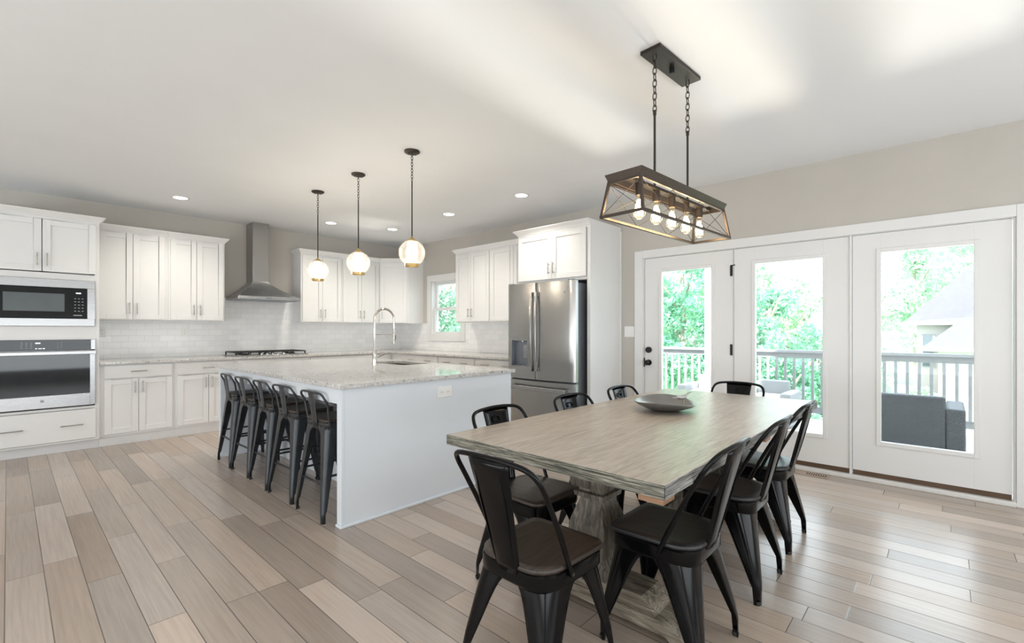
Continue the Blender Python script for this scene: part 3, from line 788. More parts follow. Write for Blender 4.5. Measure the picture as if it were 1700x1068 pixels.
top_with_hole(out_, inn_, .885, .915).build('slab', 'granite', it, .003, angle=25)
t = thing('island_sink', 'undermount sink set into the island worktop', 'sink', ((SX0+SX1)/2, (SY0+SY1)/2, 0))
w2, l2 = (SX1-SX0)/2, (SY1-SY0)/2
R = []
for s_, z in ((.0, .8845), (-.004, .72), (-.03, .70), (-.10, .695)):
    R.append([(x, y, z) for x, y in rrect(-w2-s_*-1-.0, w2+s_, -l2-s_, l2+s_, .05)])
R = [[(x, y, z) for x, y in rrect(-w2-s_, w2+s_, -l2-s_, l2+s_, .05)] for s_, z in ((.003, .8845), (.001, .72), (-.02, .70), (-.05, .695))]
MB().rings(R, True, False, True).build('basin', 'sink', t)
MB().lathe([(.035, .6965), (.03, .699), (0, .6975)], (0, .05, 0), 20).build('drain', 'chrome', t)

# faucet with spring neck
fx_, fy_ = -2.335, -3.03
t = thing('kitchen_faucet', 'tall nickel spring-neck faucet behind the island sink', 'faucet', (fx_, fy_, .915))
MB().lathe([(.027, 0), (.027, .012), (.022, .016), (.021, .14), (.015, .15), (.013, .16), (.013, .34), (.0, .342)], n=24).build('body', 'chrome', t)
pts = []
r_ = .112
for i in range(0, 41):
    a = PI*i/40; pts.append((r_-r_*math.cos(a), 0, .447+r_*math.sin(a)))
pts = [(0, 0, .33), (0, 0, .40)] + pts + [(2*r_, 0, .42), (2*r_+.002, 0, .34)]
hose = MB().tube(pts, .0095, 10).build('hose', 'chrome', t)
# spring coil
P = [Vector(p) for p in pts]; seg = [0]
for i in range(1, len(P)): seg.append(seg[-1]+(P[i]-P[i-1]).length)
Ltot = seg[-1]*.93; coil = []
turns = 44; n = turns*8
for i in range(n+1):
    s_ = Ltot*i/n; j = max(k for k in range(len(seg)-1) if seg[k] <= s_)
    f = (s_-seg[j])/(seg[j+1]-seg[j]); c = P[j].lerp(P[j+1], f); tg = (P[j+1]-P[j]).normalized()
    nn_ = Vector((0, 1, 0)); bb = tg.cross(nn_)
    a = 2*PI*turns*i/n; coil.append(c+(nn_*math.cos(a)+bb*math.sin(a))*.0125)
MB().tube(coil, .0022, 5).build('spring', 'chrome', t)
MB().tube([(0, 0, .30), (2*r_, 0, .30)], .005, 10).build('holder_arm', 'chrome', t)
MB().lathe([(.013, .36), (.014, .34), (.015, .24), (.020, .225), (.022, .20), (.0, .199)], (2*r_, 0, 0), 20).build('spray_head', 'chrome', t)
B(2*r_+.014, 2*r_+.021, -.005, .005, .235, .29).build('spray_trigger', 'black', t, .002)
MB().tube([(.018, 0, .075), (.05, 0, .078), (.12, -.01, .10)], [.012, .011, .006], 10).build('lever', 'chrome', t)
MB().lathe([(.012, .018), (.012, .05)], (0, 0, .075), 14, 'x').build('lever_hub', 'chrome', t)

# ------------------------------------------------------------------ metal stools and chairs
def perim_point(s, hx, hy, r, cx, cy):
    """point at signed arc length s from the outer corner (+x,+y) of a rounded rect; s>0 runs along the y-side towards -y, s<0 along the x-side towards -x"""
    q = r*PI/4
    if abs(s) <= q:
        a = PI/4 - s/r
        return (cx+hx-r+r*math.cos(a), cy+hy-r+r*math.sin(a))
    if s > 0: return (cx+hx, cy+hy-r-(s-q))
    return (cx+hx-r-(-s-q), cy+hy)
def leg_mb(sx, sy, top_z, hx, hy, splx, sply, wtab, rtop=.055, rbot=.016, ksect=12, vert=1.0):
    """folded sheet leg: wide wrap at the top, narrow at the foot; wtab = [(z, half wrap width)]"""
    R = []
    for z, wv in wtab:
        f = min(1.0, (1 - z/top_z)/vert)
        cx = splx*f; cy = sply*f
        r = rtop+(rbot-rtop)*min(1, f*1.25)
        row = []
        for j in range(ksect+1):
            s = -wv+2*wv*j/ksect
            x, y = perim_point(s, hx, hy, r, cx, cy)
            row.append((sx*x, sy*y, z))
        R.append(row)
    return MB().rings(R, False)
def spline(tab, n):
    """smooth monotone resample of (z, value)"""
    zs = [t[0] for t in tab]; vs = [t[1] for t in tab]; out = []
    for i in range(n+1):
        z = zs[0]+(zs[-1]-zs[0])*i/n
        k = 0
        while k < len(zs)-2 and ((zs[k+1] > z) if zs[0] > zs[-1] else (zs[k+1] < z)): k += 1
        f = (z-zs[k])/(zs[k+1]-zs[k]); out.append((z, vs[k]+(vs[k+1]-vs[k])*f))
    return out
def seat_poly(hw, hf, hb, rf, rb, n=8, front=1.0, back=.9):
    """outline, front = +y. back edge strongly rounded"""
    P = []
    wf, wb = hw*front, hw*back
    for (cx, cy, r, a) in ((wf-rf, hf-rf, rf, 0), (-wf+rf, hf-rf, rf, PI/2), (-wb+rb, -hb+rb, rb, PI), (wb-rb, -hb+rb, rb, 3*PI/2)):
        for i in range(n+1): P.append((cx+r*math.cos(a+PI/2*i/n), cy+r*math.sin(a+PI/2*i/n)))
    return P
def seat_mb(poly, z0, z1, dish=.004):
    def sc(k): return [(x*k, y*k) for x, y in poly]
    R = [[(x, y, z0) for x, y in sc(.94)], [(x, y, z0) for x, y in sc(.985)], [(x, y, z0+.004) for x, y in poly], [(x, y, z1-.005) for x, y in poly], [(x, y, z1) for x, y in sc(.975)], [(x, y, z1-dish*.4) for x, y in sc(.8)], [(x, y, z1-dish) for x, y in sc(.4)]]
    return MB().rings(R)
def hoop_pts(pts, k=8):
    """Catmull-Rom through points"""
    P = [Vector(p) for p in pts]; P = [P[0]*2-P[1]]+P+[P[-1]*2-P[-2]]; out = []
    for i in range(1, len(P)-2):
        for j in range(k):
            t_ = j/k; a, b, c, d = P[i-1], P[i], P[i+1], P[i+2]
            out.append(.5*((2*b)+(c-a)*t_+(2*a-5*b+4*c-d)*t_*t_+(3*b-a-3*c+d)*t_**3))
    out.append(P[-2]); return out

def make_chair(seatmat, label):
    t = thing('metal_dining_chair', label, 'chair')
    # legs: front = +y
    tz = .405
    wt = [(tz, .158), (tz-.010, .140), (tz-.024, .124), (tz-.045, .110), (tz-.075, .098), (tz-.12, .085), (tz-.19, .068), (tz-.26, .050), (.095, .036), (.075, .028), (.0, .021)]
    for sx in (-1, 1):
        for sy in (-1, 1):
            splx = .035; sply = .04 if sy > 0 else .062
            l = leg_mb(sx, sy, tz, .168, .158, splx, sply, wt, .06, .02, 12, .80).build('leg', 'chair', t, solid=.003, angle=60)
            x_, y_ = sx*(.168+splx-.012), sy*(.158+sply-.012)
            MB().lathe([(.0, 0), (.012, 0), (.014, .012), (.012, .018)], (x_, y_, 0), 12).build('foot_cap', 'rubber', l)
    # seat frame band
    outer = seat_poly(.175, .168, .178, .05, .08, 8, 1.0, .98)
    R = [[(x, y, z) for x, y in [(px*k, py*k) for px, py in outer]] for k, z in ((.985, .385), (1.0, .392), (1.0, .436), (.96, .442), (.90, .442))]
    MB().rings(R, True, False, False).build('seat_frame', 'chair', t, solid=.002)
    seat_mb(seat_poly(.180, .180, .184, .045, .10, 8, 1.0, .95), .443, .461).build('seat', seatmat, t, angle=50)
    # back hoop
    hp = [(.181, -.050, .418), (.184, -.085, .50), (.190, -.145, .62), (.194, -.200, .72), (.190, -.240, .785), (.162, -.266, .820), (.09, -.278, .832), (0, -.282, .835)]
    full = hp + [(-x, y, z) for x, y, z in reversed(hp[:-1])]
    MB().tube(hoop_pts(full, 5), .0092, 12).build('back_hoop', 'chair', t)
    # splat
    R = []; n = 14
    for i in range(n+1):
        f = i/n; z = .425+f*(.828-.425); y = -.180-.102*f**1.05
        wdt = .056+.038*f; row = []
        for j in range(9):
            q = -1+2*j/8; yy = y - .008*(1-q*q) + (.006 if abs(q) > .99 else 0)
            row.append((q*wdt, yy, z))
        R.append(row)
    sp_ = MB().rings(R, False).build('splat', 'chair', t, solid=.003, angle=60)
    zc, yc = .765, -.271
    pts = [(.026, yc, zc), (.024, yc-.002, zc+.017), (.012, yc-.003, zc+.021), (-.012, yc-.003, zc+.021), (-.024, yc-.002, zc+.017), (-.026, yc, zc), (-.022, yc+.001, zc-.004), (.022, yc+.001, zc-.004)]
    MB().tube([(x, y+.004, z) for x, y, z in pts], .0035, 8, True).build('grip_ring', 'chair', sp_)
    mb = MB()
    for s in (-1, 1):
        mb.tube([(s*.042, -.186, .44), (s*.050, -.217, .55), (s*.060, -.25, .68), (s*.060, -.274, .78)], .0026, 6)
    mb.build('rib', 'chair', sp_)
    mb = MB()
    for s in (-1, 1): mb.lathe([(.0, -.004), (.006, -.003), (.006, .006)], (s*.184, -.052, .425), 10, 'x')
    mb.build('rivet', 'steel_h', t)
    return t
TY = -6.085
ch_b = make_chair('seat_b', 'black metal chair with dark brown seat pushed in at the near end of the table')
ch_b.location = (-3.487, -6.165, 0); ch_b.rotation_euler = (0, 0, -PI/2)
G = 'metal chairs around the dining table'
ch_b['group'] = G
dup(ch_b, (-3.035, -5.745, 0), PI, 'black metal chair with brown seat on the island side, first from the table\'s near end')
dup(ch_b, (-2.37, -5.755, 0), PI, 'black metal chair on the island side, middle one of that row')
dup(ch_b, (-1.755, -5.760, 0), PI, 'black metal chair on the island side, nearest the glass doors')
dup(ch_b, (-1.16, -6.065, 0), PI/2, 'black metal chair at the far end of the table, its back to the glass doors')
ch_k = make_chair('seat_k', 'black metal chair with black grained seat at the table corner facing away from the island')
ch_k.location = (-3.005, -6.440, 0); ch_k['group'] = G
dup(ch_k, (-2.333, -6.445, 0), 0, 'black metal chair with black seat on the open floor side, middle one of that row')
dup(ch_k, (-1.693, -6.430, 0), 0, 'black metal chair on the open floor side, last of its row towards the glass doors')

def make_stool(label):
    t = thing('counter_stool', label, 'stool', group='metal stools tucked under the island')
    tz = .637
    wt = [(tz, .118), (tz-.045, .112), (tz-.065, .088), (tz-.08, .074), (tz-.14, .068), (tz-.25, .058), (tz-.40, .042), (.08, .028), (.06, .021), (.0, .019)]
    for sx in (-1, 1):
        for sy in (-1, 1):
            l = leg_mb(sx, sy, tz, .152, .148, .055, .058, wt, .03, .014, 12, .92).build('leg', 'gun', t, solid=.003, angle=60)
            x_, y_ = sx*(.152+.055-.012), sy*(.148+.058-.012)
            MB().lathe([(.0, 0), (.011, 0), (.013, .014), (.011, .018)], (x_, y_, 0), 12).build('foot_cap', 'rubber', l)
    out = seat_poly(.156, .152, .152, .03, .03, 6, 1, 1)
    R = [[(x*k, y*k, z) for x, y in out] for k, z in ((1.0, .585), (1.0, .634), (.96, .640), (.9, .640))]
    MB().rings(R, True, False, False).build('seat_frame', 'gun', t, solid=.002)
    seat_mb(seat_poly(.158, .155, .155, .035, .035, 6, 1, 1), .641, .659).build('seat', 'seat_s', t, angle=50)
    # foot rails
    for z, e in ((.235, .0), (.29, .0)):
        f = 1-z/tz; X = .152+.055*f-.012; Y = .148+.058*f-.012
        for q in (-1, 1):
            if z < .26: MB().tube([(-X, q*Y, z), (X, q*Y, z)], .008, 8).build('foot_rail', 'gun', t)
            else: MB().tube([(q*X, -Y, z), (q*X, Y, z)], .008, 8).build('foot_rail', 'gun', t)
    # low back: side struts joined by a tube, splat in the middle
    hp = [(.160, -.132, .62), (.166, -.142, .69), (.174, -.155, .765), (.172, -.178, .81), (.140, -.186, .834), (.06, -.188, .838), (0, -.188, .838)]
    full = hp + [(-x, y, z) for x, y, z in reversed(hp[:-1])]
    MB().tube(hoop_pts(full, 5), .008, 10).build('back_hoop', 'gun', t)
    R = []
    for i in range(9):
        f = i/8; z = .61+f*.227; y = -.157-.031*f; row = []
        for j in range(7):
            q = -1+2*j/6; row.append((q*(.036+.010*f), y-.004*(1-q*q), z))
        R.append(row)
    MB().rings(R, False).build('splat', 'gun', t, solid=.003, angle=60)
    mb = MB()
    for s in (-1, 1): mb.lathe([(.0, -.1565), (.007, -.1555), (.007, -.15)], (s*.07, 0, .612), 10, 'y')
    mb.build('rivet', 'rubber', t)
    return t
st = make_stool('gunmetal stool nearest the island\'s grey end panel')
ys = [-4.115, -3.605, -3.165, -2.72, -2.285]
labs = ['gunmetal stool nearest the island\'s grey end panel', 'gunmetal stool second from the grey end panel', 'gunmetal stool in the middle of the row of five', 'gunmetal stool fourth from the grey end panel', 'gunmetal stool at the far end of the row, nearest the oven wall']
for i, (y, lb) in enumerate(zip(ys, labs)):
    o = st if i == 0 else dup(st)
    o.location = (-3.262, y, 0); o.rotation_euler = (0, 0, -PI/2 + (0, .03, -.02, .02, -.03)[i]); o['label'] = lb

# ------------------------------------------------------------------ dining table
tx0, tx1, ty0, ty1 = -3.43, -1.04, -6.63, -5.54
tcx, tcy = (tx0+tx1)/2, (ty0+ty1)/2
t = thing('dining_table', 'large weathered grey-brown wooden table on two carved pedestals', 'table', (tcx, tcy, 0))
hx, hy = (tx1-tx0)/2, (ty1-ty0)/2
B(-hx+.003, hx-.003, -hy+.003, hy-.003, .716, .762).build('tabletop', 'tabletop', t, .003)
for s in (-1, 1):
    B(s*hx, s*(hx-.0035), -hy, hy, .7145, .7605).build('end_edge', 'tableedge', t, .0012)
    B(-hx, hx, s*hy, s*(hy-.0035), .7145, .7605).build('side_edge', 'tableside', t, .0012)
for s in (-1, 1):
    px = s*.737
    pd = bpy.data.objects.new('pedestal', None)
    prof = [(.150, .105), (.165, .112), (.20, .112), (.24, .092), (.30, .098), (.36, .097), (.41, .082), (.455, .066), (.484, .057), (.488, .078), (.510, .081), (.514, .062), (.528, .062), (.534, .086), (.552, .093), (.575, .093), (.600, .074)]
    R = [[(px-w_, -w_, z), (px+w_, -w_, z), (px+w_, w_, z), (px-w_, w_, z)] for z, w_ in prof]
    MB().rings(R).build('column', 'pedestal', t, .002)
    # foot: two stacked carved layers running across the table
    def foot_outline(L, z0, z1, c):
        P = [(-L, z0), (L, z0)]
        for i in range(7): a = PI/2*i/6; P.append((L-c+c*math.cos(a), z0+.0+(z1-z0)*math.sin(a)))
        for i in range(7): a = PI/2*i/6; P.append((-L+c-c*math.sin(a), z0+(z1-z0)*math.cos(a)))
        return P
    low = [(-.46, 0), (-.40, 0), (-.375, .022), (.375, .022), (.40, 0), (.46, 0), (.465, .02), (.44, .045), (.40, .065), (.355, .08), (-.355, .08), (-.40, .065), (-.44, .045), (-.465, .02)]
    MB().prism([(y, z) for y, z in low], 'x', px-.088, px+.088).build('foot', 'footwood', t, .003)
    up = [(-.325, .08), (.325, .08), (.32, .10), (.30, .125), (.265, .147), (-.265, .147), (-.30, .125), (-.32, .10)]
    MB().prism(up, 'x', px-.082, px+.082).build('foot_block', 'footwood', t, .003)
    B(px-.055, px+.055, -.17, .17, .58, .7145).build('support_beam', 'rawwood', t, .002)
    for q in (-1,): B(px-.055, px+.055, q*.235, q*.35, .535, .7145).build('support_block', 'rawwood', t, .003)
B(-.66, .66, -.04, .04, .17, .26).build('stretcher', 'pedestal', t, .003)
B(-.85, .85, -.03, .03, .65, .7145).build('centre_rail', 'rawwood', t, .002)

# bowl with little bird
bx, by = -2.10, -6.005
t = thing('oval_bowl', 'wide shallow pewter bowl on the dining table', 'bowl', (bx, by, .762), .35)
R = []
prof = [(.0, .004), (.05, .0), (.075, .001), (.12, .016), (.175, .040), (.197, .056), (.200, .060), (.196, .060), (.172, .044), (.115, .021), (.06, .009), (.0, .007)]
for r, z in prof:
    ring = []
    for j in range(48):
        a = 2*PI*j/48; wob = 1+.02*math.sin(3*a+.5)
        zz = z + (.010*math.cos(2*a) + .006*math.sin(a))*(r/.2)**2
        ring.append((r*1.12*math.cos(a)*wob, r*.92*math.sin(a)*wob, zz))
    R.append(ring)
MB().rings(R, True, False, False).build('shell', 'bowl', t, angle=50)
# the bird stands on long wire legs inside the bowl
q = thing('bird_figurine', 'small silver bird figurine on thin wire legs in the bowl', 'figurine', (-1.992, -6.075, .786), -.75)
R = []
for f, r, z in ((-.042, .003, .052), (-.032, .009, .05), (-.015, .015, .048), (.004, .016, .05), (.018, .012, .056), (.026, .008, .064), (.031, .0085, .071), (.036, .007, .075), (.042, .003, .076)):
    R.append([(f, r*math.cos(2*PI*j/12), z+r*.9*math.sin(2*PI*j/12)) for j in range(12)])
MB().rings(R).build('body', 'bird', q, angle=60)
MB().tube([(.040, 0, .077), (.056, 0, .082)], [.0028, .0006], 8).build('beak', 'black', q)
MB().box(-.066, -.036, -.006, .006, .047, .050).build('tail', 'bird', q, .001)
for s in (-1, 1):
    MB().tube([(.0, s*.005, .04), (.004, s*.008, .02), (-.004, s*.010, -.002)], .0014, 6).build('leg', 'brass', q)

# ------------------------------------------------------------------ lights
def chain(mb, x, y, z0, z1, lr=.009, ll=.028, wr=.0022):
    n = max(2, round((z1-z0)/(ll*.78))); st_ = (z1-z0)/n
    for i in range(n):
        zc = z0+st_*(i+.5); hl = st_*.64; P = []
        for j in range(16):
            a = 2*PI*j/16; dx = lr*math.cos(a); dz = hl*math.sin(a)
            P.append((x+(dx if i % 2 else 0), y+(0 if i % 2 else dx), zc+dz))
        mb.tube(P, wr, 6, True)
    return mb
def pendant(x, y, label):
    t = thing('pendant_lamp', label, 'lamp', (x, y, 0), 0, 'glass globe pendants over the island')
    MB().lathe([(.064, 2.7425), (.064, 2.733), (.05, 2.724), (.015, 2.72), (.0, 2.72)], n=28).build('canopy', 'bronze', t)
    mb = MB()
    for s in (-1, 1): mb.lathe([(.0, 2.715), (.005, 2.717), (.005, 2.728)], (s*.035, 0, 0), 10)
    mb.build('screw', 'bronze', t)
    chain(MB(), 0, 0, 2.492, 2.722, .0085, .034).build('chain', 'bronze', t)
    MB().tube([(0, 0, 2.02), (0, 0, 2.495)], .0052, 10).build('stem', 'bronze', t)
    MB().lathe([(.006, 2.035), (.012, 2.02), (.024, 2.014), (.030, 2.004), (.047, 1.998), (.047, 1.986), (.0, 1.986)], n=28).build('cap', 'brass', t)
    MB().tube([(.03, 0, 2.0), (.05, 0, 2.006), (.052, 0, 1.996)], .003, 8).build('thumb_screw', 'brass', t)
    prof = []
    zc, r = 1.897, .108
    for i in range(25):
        a = math.radians(63) - math.radians(63+60)*i/24
        prof.append((r*math.cos(a), zc+r*math.sin(a)))
    MB().lathe(prof, n=40, cap0=False, cap1=False).build('globe', 'globe', t)
    MB().lathe([(.0605, 1.805), (.0605, 1.786), (.053, 1.784), (.05, 1.788), (.05, 1.805), (.0605, 1.805)], n=36, cap0=False, cap1=False).build('bottom_ring', 'brass', t)
    MB().lathe([(.040, 1.985), (.040, 1.84), (.036, 1.828), (.0, 1.825)], n=28, cap0=False).build('inner_shade', 'frost', t)
    L = lamp('pendant_light', 'POINT', (0, 0, 1.90), 16, (1, .86, .68), shadow_soft_size=.06); L.parent = t
    return t
pendant(-2.59, -2.318, 'small glass globe pendant over the far end of the island, nearest the hood')
pendant(-2.58, -3.156, 'glass globe pendant over the middle of the island')
pendant(-2.567, -4.012, 'glass globe pendant over the near end of the island, hanging in front of the corner')

for i, (x, y, lb) in enumerate(((-3.526, -.955, 'recessed ceiling light in front of the cabinets left of the hood'), (-1.815, -1.006, 'recessed ceiling light right of the far pendant'), (-1.018, -1.281, 'recessed ceiling light nearest the room corner'), (-1.024, -2.594, 'recessed ceiling light in front of the window-side cabinets'), (-1.022, -3.839, 'recessed ceiling light in front of the refrigerator'))):
    t = thing('recessed_light', lb, 'ceiling light', (x, y, 0), 0, 'recessed lights in the kitchen ceiling')
    MB().lathe([(.066, 2.7425), (.092, 2.7425), (.092, 2.739), (.066, 2.736), (.066, 2.7425)], n=32, cap0=False, cap1=False).build('ring', 'trim', t)
    MB().lathe([(.066, 2.739), (.0, 2.738)], n=32, cap0=False).build('lens', 'downlight', t)
    L = lamp('downlight', 'SPOT', (0, 0, 2.70), 36, (1, .92, .80), rot=(0, 0, 0), spot_size=2.4, spot_blend=1.0, shadow_soft_size=.06); L.parent = t

# linear chandelier
t = thing('linear_chandelier', 'dark bronze open-frame chandelier with five glowing bulbs over the table', 'chandelier', (-2.323, -6.154, 0), -.062)
zt, zb = 2.034, 1.816; Lt, Wt, Lb, Wb = .491, .107, .509, .126
Li, Wi = Lt-.018, Wt-.018
R = []
for (L_, W_, z) in ((Lt, Wt, zt), (Li+.004, Wi+.004, zt-.036), (Li-.012, Wi-.012, zt-.036), (Lt-.03, Wt-.03, zt)):
    R.append([(-L_, -W_, z), (L_, -W_, z), (L_, W_, z), (-L_, W_, z)])
R.append(R[0])
MB().rings(R, True, False, False).build('top_frame', 'lampwood', t, .0012)
for sx in (-1, 1):
    for sy in (-1, 1): MB().bar((sx*Li, sy*Wi, zt-.03), (sx*(Lb-.008), sy*(Wb-.008), zb+.004), .014, .014).build('corner_post', 'lampwood', t, .001)
mb = MB()
Lc, Wc = Lb-.008, Wb-.008
for s in (-1, 1):
    mb.bar((-Lc-.007, s*Wc, zb+.007), (Lc+.007, s*Wc, zb+.007), .014, .014); mb.bar((s*Lc, -Wc, zb+.007), (s*Lc, Wc, zb+.007), .014, .014)
    mb.bar((-Li, s*Wi, zt-.04), (Li, s*Wi, zt-.04), .014, .012); mb.bar((s*Li, -Wi, zt-.04), (s*Li, Wi, zt-.04), .014, .012)
mb.build('bottom_frame', 'lampwood', t, .001)
mb = MB()
for s in (-1, 1):      # three crosses per long side, one per end
    for k in range(3):
        xa, xb = -Li+2*Li*k/3, -Li+2*Li*(k+1)/3; ya, yb = -Lc+2*Lc*k/3, -Lc+2*Lc*(k+1)/3
        mb.tube([(xa, s*Wi, zt-.046), (yb, s*Wc, zb+.012)], .0016, 6); mb.tube([(xb, s*Wi, zt-.046), (ya, s*Wc, zb+.012)], .0016, 6)
    mb.tube([(s*Li, -Wi, zt-.046), (s*Lc, Wc, zb+.012)], .0016, 6); mb.tube([(s*Li, Wi, zt-.046), (s*Lc, -Wc, zb+.012)], .0016, 6)
mb.build('cross_wires', 'lampwood', t)
B(-Li, Li, -.02, .02, zt-.034, zt-.018).build('bulb_bar', 'lampwood', t, .001)
for i in range(5):
    x = -.34+i*.17
    sk = MB().lathe([(.019, zt-.034), (.019, zt-.092), (.0, zt-.092)], (x, 0, 0), 20).build('socket', 'lampwood', t)
    z0 = zt-.092
    bl = MB().lathe([(.012, z0), (.013, z0-.018), (.021, z0-.045), (.029, z0-.075), (.031, z0-.092), (.027, z0-.108), (.015, z0-.119), (.0, z0-.122)], (x, 0, 0), 24, cap0=False).build('bulb', 'bulbglass', t)
    P = []
    for j in range(41):
        a = 2*PI*j/8; P.append((x+.009*math.cos(a), .009*math.sin(a), z0-.025-.07*j/40))
    MB().tube(P, .0016, 6).build('filament', 'filament', bl)
    MB().lathe([(.005, z0-.02), (.016, z0-.045), (.022, z0-.075), (.017, z0-.100), (.0, z0-.106)], (x, 0, 0), 16).build('glow_core', 'bulbglow', bl)
    L = lamp('bulb_light', 'POINT', (x, 0, z0-.065), 3.0, (1, .68, .38), shadow_soft_size=.025); L.parent = t
for x in (-.187, .187):
    MB().tube([(x, 0, zt-.02), (x, 0, 2.42)], .0062, 10).build('rod', 'bronze', t)
    chain(MB(), x, 0, 2.415, 2.722, .0105, .045, .0028).build('chain', 'bronze', t)
    MB().lathe([(.009, 2.40), (.009, 2.425), (.0, 2.428)], (x, 0, 0), 10).build('loop', 'bronze', t)
cn = B(-.235, .235, -.058, .058, 2.722, 2.7425).build('canopy', 'bronze', t, .002)
MB().lathe([(.0, 2.69), (.014, 2.692), (.014, 2.7225)], n=16).build('knob', 'black', cn)

# ------------------------------------------------------------------ outdoors
o = B(.16, 3.12, -12, -3.1, -.16, -.045).build('deck_floor', 'deck', None); tag(o, kind='structure')
o = B(.16, 3.12, -3.1, 1.2, -.16, -.045).build('kitchen_deck_floor', 'deck', None); tag(o, kind='structure')
o = B(3.06, 3.12, -3.1, 1.2, -2.6, -.16).build('kitchen_deck_light_blocker', 'deck', None); tag(o, kind='structure')  # unseen skirt added to block the upward lamp at the kitchen window
t = thing('deck_railing', 'grey wooden deck railing with square balusters beyond the glass doors', 'railing', (3.0, 0, 0))
MB().box(-.07, .07, -12, 1.2, .925, .963).box(-.02, .02, -12, 1.2, .845, .925).build('top_rail', 'rail', t, .003)
B(-.02, .02, -12, 1.2, .06, .15).build('bottom_rail', 'rail', t, .003)
bal = MB().box(-.017, .017, -.017, .017, .145, .85).build('baluster', 'rail', t)
y = -3.43; first = True
while y > -9.6:
    if first: bal.location = (-.03, y, 0); first = False
    else:
        b_ = bal.copy(); C.objects.link(b_); b_.parent = t; b_.location = (-.03, y, 0)
    y -= .1165
mb = MB()
k = 0; y = -3.32
while y < 1.2: mb.box(-.047, -.013, y-.017, y+.017, .145, .85); y += .1165
mb.build('balusters_beyond', 'rail', t)
t = thing('porch_post', 'white square porch post at the deck edge outside the first glass door', 'post', (2.72, -4.53, -.045))
B(-.075, .075, -.075, .075, 0, 3.0).build('shaft', 'railw', t, .004)
B(-.09, .09, -.09, .09, 0, .12).build('base', 'railw', t, .004)
B(-.10, .10, -.10, .10, 2.30, 2.36).build('capital', 'railw', t, .004)
# unseen block added above the house to shade the right part of the deck
o = B(-9.6, .15, -12, -6.1, 2.9, 5.6).build('upper_shade_block', 'siding', None); tag(o, kind='structure')

def sofa(name, label, loc, rz, W, D, hb, ha, m, cat):
    t = thing(name, label, cat, loc, rz)
    B(-W/2, W/2, -D/2, -D/2+.10, .05, hb).build('back', m, t, .02, 3)
    for s in (-1, 1): B(s*W/2, s*(W/2+.13), -D/2, D/2, .05, ha).build('arm', m, t, .02, 3)
    B(-W/2, W/2, -D/2+.10, D/2, .05, .30).build('base', m, t, .01, 2)
    B(-W/2+.01, W/2-.01, -D/2+.11, D/2, .30, .42).build('cushion', 'cushion', t, .03, 3)
    for sx in (-1, 1):
        for sy in (-1, 1): B(sx*(W/2+.06)-.02, sx*(W/2+.06)+.02, sy*(D/2-.06)-.02, sy*(D/2-.06)+.02, 0, .06).build('leg', 'black', t)
    return t
sofa('wicker_sofa', 'dark grey wicker sofa seen from behind through the right-hand glass door', (1.14, -6.925, -.045), -PI/2, .73, .7, .70, .60, 'wick', 'sofa')
sofa('wicker_armchair', 'pale wicker armchair by the porch post outside', (2.15, -4.72, -.045), PI/2, .5, .6, .62, .5, 'wickl', 'armchair')
sofa('wicker_armchair', 'pale wicker armchair seen through the middle glass door', (2.2, -5.50, -.045), PI/2, .4, .6, .60, .48, 'wickl', 'armchair')

GZ = -2.6
o = B(3.3, 90, -60, 60, GZ-.1, GZ).build('lawn', 'grass', None); tag(o, kind='structure')
camx, camy = -4.83, -7.285
def polar(deg, dist): a = math.radians(deg); return camx+dist*math.cos(a), camy+dist*math.sin(a)
rng = np.random.default_rng(5)
def tree(label, deg, dist, h, rad, m, n=5200, leaf=.17, low=.18, group='trees beyond the deck'):
    x, y = polar(deg, dist)
    t = thing('leafy_tree', label, 'tree', (x, y, GZ), 0, group)
    mb = MB(); mb.tube([(0, 0, 0), (.08, .05, h*.35), (-.05, .1, h*.7), (0, 0, h*.9)], [.16, .12, .07, .03], 8)
    for k in range(5):
        a = k*1.3; z = h*(.3+.1*k); mb.tube([(0, 0, z), (rad*.4*math.cos(a), rad*.4*math.sin(a), z+h*.12), (rad*.7*math.cos(a), rad*.7*math.sin(a), z+h*.2)], [.07, .045, .02], 6)
    mb.build('trunk', 'bark', t)
    nb = 26
    cen = rng.normal(size=(nb, 3)); cen /= np.linalg.norm(cen, axis=1)[:, None]
    cen *= (rng.uniform(.25, 1, size=(nb, 1)))**.5
    cz = h*(low+(1-low)*.5); cen = cen*np.array([rad*.8, rad*.8, h*(1-low)*.46])+np.array([0, 0, cz])
    br = rng.uniform(.28, .5, size=nb)*rad
    pick = rng.integers(0, nb, n); d = rng.normal(size=(n, 3)); d /= np.linalg.norm(d, axis=1)[:, None]
    p = cen[pick]+d*br[pick][:, None]*(rng.uniform(.5, 1.0, size=(n, 1)))
    u = rng.normal(size=(n, 3)); u /= np.linalg.norm(u, axis=1)[:, None]
    v = np.cross(u, rng.normal(size=(n, 3))); v /= np.linalg.norm(v, axis=1)[:, None]
    s = rng.uniform(.6, 1.3, size=(n, 1))*leaf
    V = np.stack([p-u*s, p+v*s*.45, p+u*s, p-v*s*.45], 1).reshape(-1, 3)
    me = bpy.data.meshes.new('crown'); me.from_pydata(V.tolist(), [], [(4*i, 4*i+1, 4*i+2, 4*i+3) for i in range(n)]); me.materials.append(M[m])
    o = bpy.data.objects.new('crown', me); C.objects.link(o); o.parent = t
    return t
tree('tall teal-green tree seen through the first glass door', 22.8, 15.5, 8.2, 1.7, 'leafA', 11000, .09, .1)
tree('fresh green tree left in the first glass door', 27.8, 18.5, 9.0, 2.0, 'leafB', 8000, .10, .1)
tree('broad green tree hidden mostly behind the first door stile', 18.4, 18.5, 7.6, 1.7, 'leafB', 7000, .10, .1)
tree('teal-green tree at the left of the middle glass door', 14.9, 15, 5.9, 1.25, 'leafA', 9000, .085, .1)
